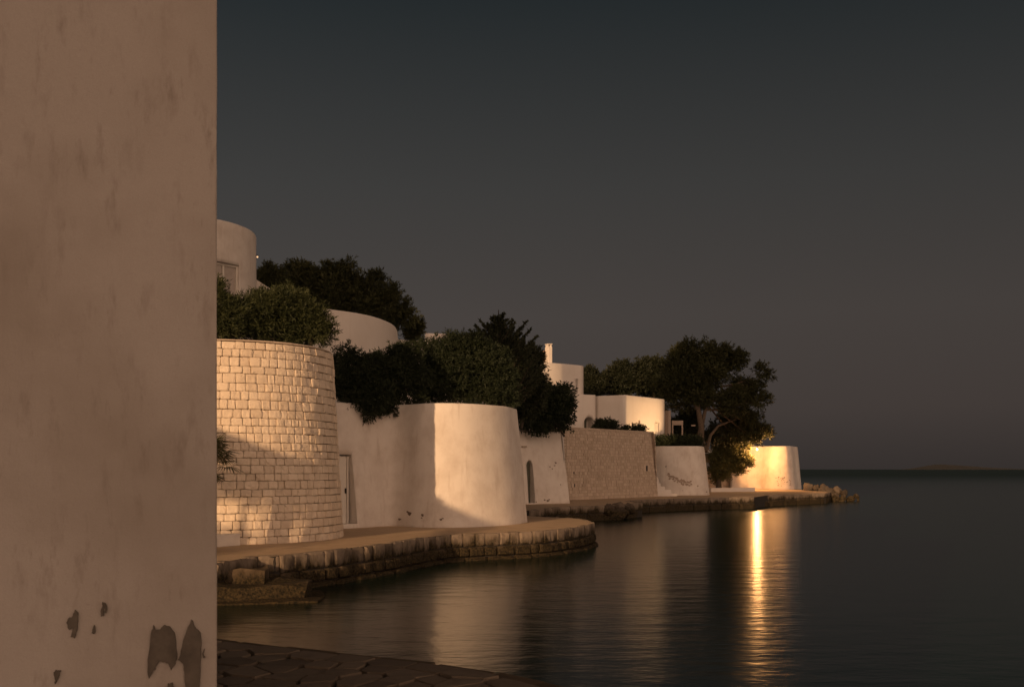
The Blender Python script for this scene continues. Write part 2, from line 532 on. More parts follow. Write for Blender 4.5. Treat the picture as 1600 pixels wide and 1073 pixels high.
# hillside behind the walls
def hillside():
    front = [(-60, 30), (-9.5, 29.5), (-5.3, 30.0), (-3.6, 31.4), (-2.2, 31.2), (-.9, 32.0), (-.5, 36), (-.8, 46), (.8, 52), (2.6, 53.5), (3.2, 57.5), (8.6, 64.5), (10, 68.5), (12.0, 69.5), (13.2, 80), (19, 91)]
    front = resample(front, 1.5, False)
    rows = [(0, 3.0), (.6, 3.8), (4, 4.1), (14, 5.0), (30, 6.2), (70, 7.2), (160, 5)]
    V, Fc = [], []
    n = len(front)
    for d, z in rows:
        for i, p in enumerate(front):
            k = max(0, min(1, (p.y - 40) / 30))
            zz = z if d < 5 else 4.1 + (z - 4.1) * (1 - .55 * k)
            q = Vector((p.x - .75 * d, p.y + .66 * d, zz))
            q.z += .25 * noise.noise(q * .3) * min(1, d / 5)
            V.append(q)
    for r in range(len(rows) - 1):
        for i in range(n - 1):
            Fc.append((r * n + i, r * n + i + 1, (r + 1) * n + i + 1, (r + 1) * n + i))
    tag(link('hillside', mesh('hillside', V, Fc, True), M['earth']), kind='structure')
hillside()

# ------------------------------------------------------------------ stone pieces
def rough_block(seed, chip=.05):
    """unit block: x,z in -.5...5, front at y=0 (uneven, chamfered), back at y=-1"""
    r = random.Random(seed)
    xs = [-.5, -.36, 0, .36, .5]; V = []; idx = {}
    for i, x in enumerate(xs):
        for k, z in enumerate(xs):
            edge = (i in (0, 4)) + (k in (0, 4))
            y = -.09 - r.random() * .07 if edge == 1 else (-.16 - r.random() * .12 if edge == 2 else r.uniform(-.07, .09))
            s = 1 - chip * r.random() * (1 if edge else 0) - (.03 if edge == 2 else 0)
            idx[i, k] = len(V); V.append((x * s + r.uniform(-.02, .02), y, z * s + r.uniform(-.02, .02)))
    Fc = [(idx[i, k], idx[i + 1, k], idx[i + 1, k + 1], idx[i, k + 1]) for i in range(4) for k in range(4)]
    border = [idx[i, 0] for i in range(5)] + [idx[4, k] for k in range(1, 5)] + [idx[i, 4] for i in (3, 2, 1, 0)] + [idx[0, k] for k in (3, 2, 1)]
    b0 = len(V)
    cs = [(-.5, -.5), (.5, -.5), (.5, .5), (-.5, .5)]
    for x, z in cs: V.append((x * .98, -1, z * .98))
    for s in range(4):
        seg = [border[(s * 4 + j) % 16] for j in range(5)]
        Fc.append(tuple([b0 + s] + [b0 + (s + 1) % 4] + seg[::-1]))
    me = mesh('block', V, Fc)
    return me
BLOCKS = [rough_block(s) for s in range(14)]
def block_set(m):
    out = []
    for b in BLOCKS:
        c = b.copy(); c.materials.append(m); out.append(c)
    return out

def place_block(name, me, p, tx, ty, w, h, d, parent):
    """block with its front centre at p, width along tx, front facing ty"""
    o = bpy.data.objects.new(name, me); C.objects.link(o)
    tz = tx.cross(ty).normalized()
    Mx = Matrix((tx * w, ty * d, tz * h)).transposed().to_4x4()
    Mx.translation = p - (parent.location if parent else Vector())
    o.parent = parent
    o.matrix_local = Mx
    return o

def joined_blocks(name, items, m, parent):
    """items: (p, tx, ty, w, h, d): many small blocks in one mesh"""
    V, Fc = [], []
    r = random.Random(3)
    for p, tx, ty, w, h, d in items:
        tz = tx.cross(ty).normalized(); o = len(V)
        a = .5; b = .5 - r.uniform(.03, .07)
        for x, z in ((-a, -a), (a, -a), (a, a), (-a, a)): V.append(p + tx * x * w + tz * z * h - ty * d)
        for x, z in ((-b, -b), (b, -b), (b, b), (-b, b)):
            V.append(p + tx * (x * w + r.uniform(-.006, .006)) + tz * (z * h + r.uniform(-.006, .006)) + ty * r.uniform(-.012, .012))
        Fc.append((o + 4, o + 5, o + 6, o + 7))
        for k in range(4):
            j = (k + 1) % 4
            Fc.append((o + k, o + j, o + 4 + j, o + 4 + k))
    return tag(link(name, mesh(name, V, Fc), m, parent), kind='stuff')

# ------------------------------------------------------------------ round stone tower
TC = Vector((-7.05, 25.05)); RF, RT, TZ1 = 2.76, 2.50, 5.33
def stone_tower():
    t = thing('stone_tower', (TC.x, TC.y, ZQ), 'round tower of cream stone blocks, sunlit, right beside the near plaster wall', 'tower')
    ring = [(TC.x + (RF - .09) * math.cos(a), TC.y + (RF - .09) * math.sin(a)) for a in np.linspace(0, 2 * math.pi, 73)[:-1]]
    link('core', loft_wall('core', ring, ZQ - .3, TZ1 - .02, RF - RT, .25, .5, 0, 1, .02), M['mortar'], t)
    z = ZQ - .02; rows = []
    while z < TZ1 - .16:
        h = rnd.uniform(.16, .215); rows.append((z, h)); z += h
    k = (TZ1 - ZQ) / (z - ZQ + .02)
    allst = []
    for z, h in rows:
        zc, h = ZQ + (z - ZQ) * k + h * k / 2, h * k
        f = (zc - ZQ) / (TZ1 - ZQ); rad = RF + (RT - RF) * f
        a = rnd.uniform(0, .1); end = a + 2 * math.pi
        while a < end - .02:
            w = rnd.choice((.165, .19, .21, .235, .26, .30)) * rnd.uniform(.92, 1.08)
            da = min(w / rad, end - a)
            if end - a - da < .05: da = end - a
            am = a + da / 2
            ty = Vector((math.cos(am), math.sin(am), (RF - RT) / (TZ1 - ZQ))).normalized()
            tx = Vector((-math.sin(am), math.cos(am), 0))
            p = Vector((TC.x + rad * math.cos(am), TC.y + rad * math.sin(am), zc))
            # how large it shows from the photographer's side
            view = Vector((0, 0, H)) - p
            face = ty.dot(view.normalized())
            seen = face if p.x / p.y > -.302 else face * .01
            j = rnd.uniform(-.012, .022)
            allst.append((seen * w, p + ty * j, tx, ty, da * rad - .006, h - .006, .10))
            a += da
    allst.sort(key=lambda s: -s[0])
    bs = block_set(M['stone'])
    for _, p, tx, ty, w, h, d in allst[:300]:
        place_block('stone', rnd.choice(bs), p, tx, ty, w, h, d, t)
    joined_blocks('masonry', [s[1:] for s in allst[300:]], M['stone'], t)
    ring2 = [(TC.x + (RT - .03) * math.cos(a), TC.y + (RT - .03) * math.sin(a)) for a in np.linspace(0, 2 * math.pi, 97)[:-1]]
    link('coping', loft_wall('coping', ring2, TZ1 + .001, TZ1 + .034, .0, .12, .05, .012, 5, .015), M['stone_wall'], t)
    link('planting_soil', mesh('planting_soil', [(x, y, TZ1 + .06) for x, y in [(TC.x + (RT - .2) * math.cos(a), TC.y + (RT - .2) * math.sin(a)) for a in np.linspace(0, 6.283, 33)[:-1]]], [tuple(range(32))]), M['earth'], t)
stone_tower()

# ------------------------------------------------------------------ near plaster wall on the left
def near_wall():
    t = thing('plaster_wall', (-2.6, 5.6, ZQ), 'tall weathered plaster wall with peeling patches filling the left edge', 'wall')
    face = catmull([(-1.29, 4.30), (-1.264, 4.216), (-1.274, 4.196), (-1.6, 4.13), (-2.1, 4.08), (-2.7, 4.07), (-3.4, 4.13), (-4.2, 4.35)], 6)
    ring = [(p[0], p[1]) for p in face] + [(-5.0, 5.2), (-5.0, 7.2), (-2.3, 7.2), (-1.62, 5.4)]
    me = loft_wall('wall', ring, ZQ - .1, 8.0, .0, .05, .07, .006, 2.6, .03)
    link('wall', me, M['near_plaster'], t)
    ring_n = sorted([(p[0], p[1]) for p in face], key=lambda q: q[0])
    def surf(u, v):
        k = (u - 800) / F; Y = 4.1
        for _ in range(6):
            x = k * Y; Y = float(np.interp(x, [q[0] for q in ring_n], [q[1] for q in ring_n]))
        return Vector((k * (Y - .0105), Y - .0105, H + (V0 - v) / F * (Y - .0105)))
    patches = [
        [(232, 1020), (236, 990), (240, 976), (243, 984), (250, 983), (256, 976), (264, 978), (273, 988), (275, 1005), (276, 1030), (272, 1040), (267, 1046), (263, 1038), (258, 1034), (248, 1033), (243, 1042), (238, 1050), (232, 1059), (230, 1048)],
        [(281, 1024), (286, 1000), (292, 984), (299, 967), (304, 978), (312, 988), (314, 1004), (313, 1040), (311, 1085), (290, 1085), (288, 1050), (286, 1036), (278, 1030)],
        [(103, 972), (108, 965), (113, 962), (117, 952), (121, 956), (122, 970), (119, 985), (117, 996), (111, 995), (114, 980), (108, 984)],
        [(157, 955), (160, 946), (160, 939), (164, 941), (167, 950), (166, 957), (163, 957), (164, 948), (161, 953), (161, 962), (158, 962)],
        [(84, 1050), (87, 1046), (94, 1047), (91, 1058), (86, 1068), (85, 1060)],
        [(144, 983), (147, 976), (149, 984), (147, 990), (143, 988)],
        [(262, 1068), (268, 1066), (272, 1072), (271, 1085), (262, 1085)],
        [(316, 1018), (319, 1012), (318, 1024), (320, 1028), (316, 1024)]]
    for pts in patches:
        out = []
        for a, b in zip(pts, pts[1:] + pts[:1]):
            for s in (0, .33, .66):
                out.append((a[0] + (b[0] - a[0]) * s + rnd.uniform(-.9, .9), a[1] + (b[1] - a[1]) * s + rnd.uniform(-.9, .9)))
        top = [surf(*p) for p in out]; n = len(top)
        V = top + [p + Vector((0, .006, 0)) for p in top]
        me = mesh('peeled_patch', V, [tuple(range(n))] + [(i, (i + 1) % n, (i + 1) % n + n, i + n) for i in range(n)])
        bm = bmesh.new(); bm.from_mesh(me)
        bmesh.ops.triangulate(bm, faces=[f for f in bm.faces if len(f.verts) > 4]); bmesh.ops.recalc_face_normals(bm, faces=bm.faces)
        bm.to_mesh(me); bm.free()
        link('peeled_patch', me, M['peel'], t)
near_wall()

def flecks(name, spots, surf, m, parent, seed=1):
    """small uneven flakes of bare render / lichen on a wall, each (u, v, radius in photo px); surf maps pixel to wall"""
    r = random.Random(seed)
    V, Fc = [], []
    for u, v, rad in spots:
        n = 9; o = len(V)
        for k in range(n):
            a = 2 * math.pi * k / n; q = rad * r.uniform(.45, 1.25)
            V.append(surf(u + q * math.cos(a), v + q * .8 * math.sin(a)))
        Fc.append(tuple(o + k for k in reversed(range(n))))
    return link(name, mesh(name, V, Fc), m, parent)

from mathutils.bvhtree import BVHTree
def hit_surf(o, off=.008):
    """pixel -> point on the surface of wall object o"""
    me = o.data
    tree = BVHTree.FromPolygons([v.co.copy() for v in me.vertices], [tuple(p.vertices) for p in me.polygons])
    def f(u, v):
        d = (at(u, v, 1.0) - Vector((0, 0, H))).normalized()
        p, n, i, _ = tree.ray_cast(Vector((0, 0, H)), d)
        return p + (n if n.dot(d) < 0 else -n) * off if p else at(u, v, 60)
    return f

def plane_surf(a, b, z0, batter, z1, off=.03):
    """pixel -> point on a battered plane through foot points a, b"""
    a, b = Vector((*a, 0)), Vector((*b, 0))
    t = (b - a).normalized(); n = Vector((t.y, -t.x, 0))
    if n.y > 0: n = -n
    n3 = (n + Vector((0, 0, batter / (z1 - z0)))).normalized()
    p0 = Vector((a.x, a.y, z0)) + n3 * off
    def f(u, v):
        d = at(u, v, 1.0) - Vector((0, 0, H))
        return Vector((0, 0, H)) + d * ((p0 - Vector((0, 0, H))).dot(n3) / d.dot(n3))
    return f

# ------------------------------------------------------------------ first white bastion with the door
def bastion_one():
    t = thing('white_bastion', (-2.3, 30, ZQ), 'big white rounded plaster bastion, half sunlit, with a white door beside the stone tower', 'bastion')
    foot = catmull([(-6.2, 27.5), (-5.4, 28.05), g(536, 825.7), g(574, 823.6), g(604, 821.6), g(622, 821.7), g(650, 823.4), g(690, 824.2), g(738, 823.4), g(780, 821.2), g(808, 818.6), g(825, 815.6)], 8)
    ring = [(p[0], p[1]) for p in foot] + [(.45, 33.5), (-.3, 35.0), (-6, 35), (-8.5, 31), (-8.3, 28.5)]
    me = loft_wall('wall', ring, ZQ - .1, 4.36, .36, .16, .18, .016, .7, .05)
    w = link('wall', me, M['white'], t)
    # door niche: opening seen at u 530..556, v 708..820
    a, b = Vector(g(536, 825.7)), Vector(g(574, 823.6))
    rz = math.atan2(b.y - a.y, b.x - a.x)
    org = Vector((a.x, a.y, 0))
    x1 = .50; z0, z1 = ZQ + .12, 2.83
    cut(w, [bool_shape([(-.42, z0), (x1 + .04, z0), (x1 - .03, z1), (-.42, z1)], org, rz, -.6, .50)])
    Mx = Matrix.Translation(org) @ Matrix.Rotation(rz, 4, 'Z')
    def part(name, x0, xx1, y0, y1, za, zb, m, par, bev=.008):
        c = Mx @ Vector(((x0 + xx1) / 2, (y0 + y1) / 2, (za + zb) / 2))
        return box(name, c, (xx1 - x0, y1 - y0, zb - za), m, par, rz, bev)
    d = part('door', -.42, .40, .36, .41, z0, z1 - .05, M['door_white'], t)
    part('panel', -.30, .30, .345, .365, z0 + .15, z1 - .2, M['door_white'], d, .01)
    part('frame', .405, .47, .33, .42, z0, z1 - .04, M['door_white'], t)
    part('handle', .34, .37, .30, .36, 1.7, 1.85, M['metal'], d, .004)
    part('sill', -.42, x1 + .06, .02, .6, ZQ + .02, z0 + .005, M['white'], t, .01)
    s = hit_surf(w)
    flecks('peeled_patch', [(640, 803, 4.2), (660, 805, 3), (625, 811, 2.5), (659, 809, 1.5), (637, 799, 2)], s, M['stain'], t, 4)
    s2 = s
    flecks('peeled_patch', [(689, 811, 2.2), (692, 809.5, 1.6)], s2, M['stain'], t, 5)
bastion_one()

# low white block at the foot of the tower
b0 = g(333, 857); b1 = g(376, 853.5)
lb = box('low_wall', ((b0[0] + b1[0]) / 2 - .55, (b0[1] + b1[1]) / 2 + .05, ZQ + .13), (1.75, .42, .27), M['white'], None, math.atan2(b1[1] - b0[1], b1[0] - b0[0]), .015)
tag(lb, 'low white plastered block on the quay at the foot of the stone tower', 'low wall')

# ------------------------------------------------------------------ second white wall with the arched green door
def white_wall_two():
    a, b = g(800, 788), g(891, 786)
    t = thing('white_wall', (a[0], a[1], ZQ), 'white battered wall with an arched green door behind the big bastion', 'wall')
    ring = round_corners([(a[0], a[1]), (b[0], b[1]), (b[0] - .25, b[1] + 4), (a[0] - 1, a[1] + 5)], .12)
    ring = [tuple(p) for p in ring]
    w = link('wall', loft_wall('wall', ring, ZQ - .1, 4.28, .42, .25, .25, .03, .6, .05), M['white'], t)
    rz = math.atan2(b[1] - a[1], b[0] - a[0]); org = Vector((a[0], a[1], 0))
    L = lambda u: (Vector(g(u, 787)) - Vector(a)).length
    x0, x1 = L(812), L(832.5)
    zt, zs = 2.85, 2.62
    arch = [(x0, ZQ + .05), (x1, ZQ + .05), (x1 - .02, zs)] + [(x0 + (x1 - x0) * s, zs + (zt - zs) * math.sin(math.pi * s) ** .8) for s in (.9, .75, .5, .25, .1)] + [(x0, zs)]
    cut(w, [bool_shape(arch, org, rz, -.6, .75)])
    Mx = Matrix.Translation(org) @ Matrix.Rotation(rz, 4, 'Z')
    d = box('door', Mx @ Vector(((x0 + x1) / 2, .50, 1.75)), (x1 - x0, .05, 2.1), M['door_green'], t, rz, .006)
    for q in (.2, .45, .7):
        box('board', Mx @ Vector((x0 + (x1 - x0) * q, .47, 1.75)), (.11, .02, 2.0), M['door_green'], d, rz, .004)
    s = hit_surf(w)
    p = s(817, 697.5)
    box('drain_spout', p + Vector((0, .1, 0)), (.26, .34, .07), M['mortar'], t, rz, .01)
    flecks('peeled_patch', [(868, 723, 2.2), (866.5, 727, 1.6), (859, 729, 1.4), (863, 732, 1.3), (856, 782, 2.2), (851, 781, 1.6), (838, 784, 1.5), (876, 757, 1.2), (858, 780, 1.6)], s, M['stain'], t, 8)
white_wall_two()

# ------------------------------------------------------------------ long stone wall
def masonry_face(a, b, z0, z1, batter, wl, hl, seed):
    r = random.Random(seed)
    a3, b3 = Vector((*a, 0)), Vector((*b, 0)); t = (b3 - a3).normalized(); L = (b3 - a3).length
    n = Vector((t.y, -t.x, 0))
    n3 = (n + Vector((0, 0, batter / (z1 - z0)))).normalized()
    items = []; z = z0
    while z < z1 - .05:
        h = min(r.uniform(*hl), z1 - z); x = -r.uniform(0, wl[0])
        while x < L:
            w = r.uniform(*wl); xa, xb = max(0, x), min(L, x + w)
            if xb - xa > .05:
                zc = z + h / 2
                p = a3 + t * (xa + xb) / 2 - n * batter * (zc - z0) / (z1 - z0) + Vector((0, 0, zc)) + n3 * r.uniform(.02, .045)
                items.append((p, t, n3, xb - xa - .014, h - .013, .09))
            x += w
        z += h
    return items

def long_wall():
    a, b = g(886, 781.5), g(1027.5, 775.8)
    t = thing('stone_wall', (a[0], a[1], ZQ), 'long battered wall of small pale stones between two white walls', 'wall')
    dv = Vector(b) - Vector(a); n = Vector((dv.y, -dv.x)).normalized()
    ring = [a, b, (b[0] - n.x * 3, b[1] - n.y * 3), (a[0] - n.x * 3, a[1] - n.y * 3)]
    z1 = 4.66
    w = link('core', loft_wall('core', ring, ZQ - .1, z1, .3, .4, .5, 0, 1, .02), M['mortar'], t)
    items = masonry_face(a, b, ZQ, z1 - .02, .3, (.17, .36), (.15, .205), 5)
    e = Vector(b); e2 = e - n * 3
    items += masonry_face(b, tuple(e2), ZQ, z1 - .02, .3, (.17, .36), (.15, .205), 6)
    holes = [(1011, 731, 1.6, 4.5), (897, 738, 1.1, 2.0), (898, 758, 1.0, 2.6)]
    def px(p): return (800 + F * p.x / p.y, V0 - F * (p.z - H) / p.y)
    keep = []
    for it in items:
        q = px(it[0])
        if any(abs(q[0] - h[0]) < h[2] + 1.5 and abs(q[1] - h[1]) < h[3] + .5 for h in holes): continue
        keep.append(it)
    joined_blocks('masonry', keep, M['stone_wall'], t)
    # fill beside the loopholes, then the dark loopholes themselves
    s = plane_surf(a, b, ZQ, .3, z1, .012); sf = plane_surf(a, b, ZQ, .3, z1, .045)
    for u, v, ru, rv in holes:
        V = [s(u - ru, v - rv), s(u + ru, v - rv), s(u + ru, v + rv), s(u - ru, v + rv)]
        link('loophole', mesh('loophole', V, [(3, 2, 1, 0)]), M['dark'], t)
        for (ua, ub, va, vb) in ((u - ru - 3.2, u - ru, v - rv - .5, v + rv + .5), (u + ru, u + ru + 3.2, v - rv - .5, v + rv + .5)):
            c = [sf(ua, va), sf(ub, va), sf(ub, vb), sf(ua, vb)]
            bk = [p + Vector((-n.x, -n.y, 0)) * .08 for p in c]
            link('stone', mesh('stone', c + bk, [(3, 2, 1, 0), (0, 1, 5, 4), (1, 2, 6, 5), (2, 3, 7, 6), (3, 0, 4, 7)]), M['stone_wall'], t)
    # coping
    dd = dv.normalized(); rz = math.atan2(dv.y, dv.x); top = Vector(a) - n * .3
    x = 0.0
    while x < dv.length - .1:
        w_ = min(rnd.uniform(.5, .9), dv.length - x)
        c = top + dd * (x + w_ / 2) - n * .18
        box('coping_stone', (c.x, c.y, z1 + .035), (w_ - .012, .44, rnd.uniform(.085, .1)), M['stone_wall'], t, rz, .012)
        x += w_
long_wall()

# ------------------------------------------------------------------ white steps and round bastion beyond the stone wall
def steps():
    t = thing('steps', (9.6, 63.5, ZQ), 'flight of white steps between the long stone wall and the small round bastion', 'steps')
    for k, (w, v) in enumerate(((1.3, 0), (.95, .2), (.6, .4), (.38, .6), (.3, .8), (.3, 1.0))):
        box('step', (9.15 + w / 2, 63.2 + k * .3, ZQ + .1 + v), (w, .42, .2), M['white_far'], t, R(8), .012)
    box('gate_post', (9.2, 64.9, 2.3), (.12, .2, 2.9), M['white_far'], t, 0, .02)
steps()

def bastion_two():
    c = (11.45, 68.1)
    t = thing('white_bastion', (c[0], c[1], ZQ), 'small round white bastion with a dark lichen stain, below the pine', 'bastion')
    foot = catmull([(8.6, 67.0), (9.3, 65.7), (10.3, 65.0), (11.6, 64.9), (12.7, 65.5), (13.25, 66.7), (13.45, 68.4), (13.3, 71), (12.9, 74)], 8)
    ring = [(p[0], p[1]) for p in foot] + [(9.0, 74)]
    w = link('wall', loft_wall('wall', ring, ZQ - .1, 3.93, .40, .2, .25, .016, .6, .05), M['white'], t)
    s = hit_surf(w)
    r = random.Random(9)
    sp = [(1043 + 38 * k / 60 + r.uniform(-1, 1), 742.5 + 6 * math.sin(k / 60 * 2.2) + (k / 60) * 8 + r.uniform(-3.4, 3.4), r.uniform(1.0, 2.9)) for k in range(60)]
    sp += [(1104, 768, 1.5), (1067, 766, 1), (1090, 759, 1.4), (1052, 770, 1)]
    flecks('lichen_stain', sp, s, M['faint_stain'], t, 3)
    flecks('hole', [(1040.5, 728.5, 1.4)], s, M['dark'], t, 3)
bastion_two()

# ------------------------------------------------------------------ far stone wall, kerb and far white tower with the lamp
def far_wall():
    a, b = g(1104, 764.5), g(1181, 763.5)
    t = thing('stone_wall', (a[0], a[1], ZQ), 'short low stone wall behind the lamplit bush on the point', 'wall')
    z1 = 2.35
    ring = [a, b, (b[0], b[1] + .6), (a[0], a[1] + .6)]
    link('core', loft_wall('core', ring, ZQ - .1, z1, .1, .5, .5, 0, 1, .02), M['mortar'], t)
    joined_blocks('masonry', masonry_face(a, b, ZQ, z1 - .02, .1, (.24, .5), (.2, .27), 12), M['stone_wall'], t)
    k0, k1 = g(1106, 768.3), g(1180, 767.6)
    kb = box('kerb', ((k0[0] + k1[0]) / 2, (k0[1] + k1[1]) / 2, ZQ + .15), (k1[0] - k0[0], .4, .3), M['white_far'], None, math.atan2(k1[1] - k0[1], k1[0] - k0[0]), .02)
    tag(kb, 'low white kerb along the quay in front of the bush', 'kerb')
far_wall()

def far_tower():
    t = thing('white_tower', (21, 86, ZQ), 'white plaster tower lit by a lamp at the very tip of the quay', 'tower')
    foot = catmull([(18.6, 84.6), (20.3, 84.4), (20.9, 84.2), (21.15, 83.8), (21.55, 83.1), (22.2, 82.7), (22.9, 82.6), (23.5, 82.95), (23.75, 83.35)], 6)
    foot2 = catmull([(23.85, 83.6), (24.4, 85), (25.2, 86.6), (26.2, 92), (25, 100)], 5)
    ring = [(p[0], p[1]) for p in foot + foot2] + [(18.5, 100)]
    w = link('wall', loft_wall('wall', ring, ZQ - .1, 4.36, .36, .2, .25, .03, .5, .06), M['white'], t)
    s = hit_surf(w)
    r = random.Random(21)
    flecks('peeled_patch', [(1217 + r.uniform(-5, 18), 752 + r.uniform(-7, 7), r.uniform(.5, 1.1)) for _ in range(26)], s, M['stain'], t, 6)
far_tower()

def lantern():
    p = at(1183, 702, 80.9)
    t = thing('lantern', p, 'lit lantern hanging from the lowest pine limb beside the white tower', 'lamp')
    link('cable', tubes_mesh('cable', [([p + Vector((0, 0, .15)), p + Vector((0, .05, .7)), p + Vector((0, .1, 1.5))], [.012, .012, .012])], 6, 0), M['metal'], t)
    link('cap', bm_mesh('cap', lambda bm: bmesh.ops.create_cone(bm, cap_ends=True, segments=14, radius1=.13, radius2=.03, depth=.08, matrix=Matrix.Translation(p + Vector((0, 0, .13))))), M['metal'], t)
    link('glass', bm_mesh('glass', lambda bm: bmesh.ops.create_uvsphere(bm, u_segments=14, v_segments=8, radius=.085, matrix=Matrix.Translation(p))), M['glow'], t)
    l = bpy.data.objects.new('lantern_light', bpy.data.lights.new('lantern_light', 'POINT'))
    C.objects.link(l); l.parent = t; l.location = (.05, .2, -.05)
    l.data.energy = 1050; l.data.color = (1, .46, .15); l.data.shadow_soft_size = .1
lantern()

# ------------------------------------------------------------------ houses up the slope
def house_round():
    c = (-12.0, 35.7)
    t = thing('round_house', (c[0], c[1], 6), 'white round house tower with a curtained window, top left above the shrubs', 'house')
    ring = [(c[0] + 2.75 * math.cos(a), c[1] + 2.75 * math.sin(a)) for a in np.linspace(0, 2 * math.pi, 81)[:-1]]
    w = link('wall', loft_wall('wall', ring, 3.5, 10.9, .0, .2, .3, .015, .6, .06), M['white'], t)
    am = math.atan2(-.905, .425) + R(12)
    # direction of the window from the axis
    k = at(377, 425, 33.6); am = math.atan2(k.y - c[1], k.x - c[0])
    tx = Vector((-math.sin(am), math.cos(am), 0)); rz = am + math.pi / 2
    org = Vector((c[0] + 2.75 * math.cos(am), c[1] + 2.75 * math.sin(am), 0))
    W, z0, z1 = .60, 7.9, 9.46
    cut(w, [bool_shape([(-W, z0), (W, z0), (W, z1), (-W, z1)], org, rz, -.5, .22)])
    Mx = Matrix.Translation(org) @ Matrix.Rotation(rz, 4, 'Z')
    f = thing_part = link('window', bm_mesh('window', lambda bm: [bm_box(bm, Mx @ Vector((x, .17, (z0 + z1) / 2)), (.07, .06, z1 - z0), Matrix.Rotation(rz, 3, 'Z'), .006) for x in (-W + .035, 0, W - .035)] + [bm_box(bm, Mx @ Vector((0, .165, z)), (2 * W, .065, .07), Matrix.Rotation(rz, 3, 'Z'), .006) for z in (z0 + .035, z1 - .035)]), M['door_white'], t)
    for x in (-W / 2, W / 2):
        link('pane', bm_mesh('pane', lambda bm: bm_box(bm, Mx @ Vector((x, .19, (z0 + z1) / 2)), (W - .1, .012, z1 - z0 - .12), Matrix.Rotation(rz, 3, 'Z'))), M['pane'], f)
    lp = at(402.2, 401.5, 36.3)
    lt = thing('wall_lamp', lp, 'tiny lit lamp on the right edge of the round house', 'lamp')
    def gl(bm): bmesh.ops.create_uvsphere(bm, u_segments=8, v_segments=6, radius=.035, matrix=Matrix.Translation(lp))
    link('glass', bm_mesh('glass', gl), M['glow_small'], lt)
    link('bracket', bm_mesh('bracket', lambda bm: bm_box(bm, lp + Vector((-.06, 0, .05)), (.16, .05, .03))), M['metal'], lt)
house_round()

def gable():
    p = at(401, 440, 40); q = at(424, 452, 40)
    V = [at(396, 434, 40), q, at(424, 480, 40), at(396, 480, 40)]
    V += [v + Vector((-.4, 3, 0)) for v in V]
    w = link('garden_wall', mesh('garden_wall', V, [(3, 2, 1, 0), (0, 1, 5, 4), (1, 2, 6, 5), (4, 5, 6, 7), (3, 0, 4, 7)]), M['white'])
    tag(w, 'sloping white garden wall just right of the round house', 'wall')
gable()

def house_curved():
    t = thing('curved_house', (-8, 47, 5), 'white house with a long curved wall below the umbrella pine', 'house')
    zt = 9.1
    f = [((u - 800) / F * Y, Y) for u, Y in ((440, 40.6), (493, 41.2), (511, 41.6), (545, 42.3), (567, 43.0), (590, 44.0), (606, 45.1), (617, 46.6), (620.5, 48), (621.5, 49.5))]
    foot = catmull(f, 6)
    ring = [(p[0], p[1]) for p in foot] + [(-6.2, 55), (-13, 55)]
    link('wall', loft_wall('wall', ring, 3.5, zt, 0, .25, .4, .015, .5, .06), M['white_far'], t)
house_curved()

def house_low():
    t = thing('white_house', at(650, 540, 60), 'low flat white house half hidden by trees, right of the curved house', 'house')
    p = at(610, 529, 58); q = at(720, 531.5, 60)
    ring = [(p.x, p.y), (q.x, q.y), (q.x, q.y + 5), (p.x, p.y + 5)]
    link('wall', loft_wall('wall', ring, 4, p.z, 0, .5, .6, .01, .5, .05), M['white_far'], t)
    p2, q2 = at(664, 520, 61.5), at(704, 521, 62)
    ring = [(p2.x, p2.y), (q2.x, q2.y), (q2.x, q2.y + 2), (p2.x, p2.y + 2)]
    link('roof_room', loft_wall('roof_room', ring, 5, p2.z, 0, .5, .6, .01, .5, .05), M['white_far'], t)
house_low()

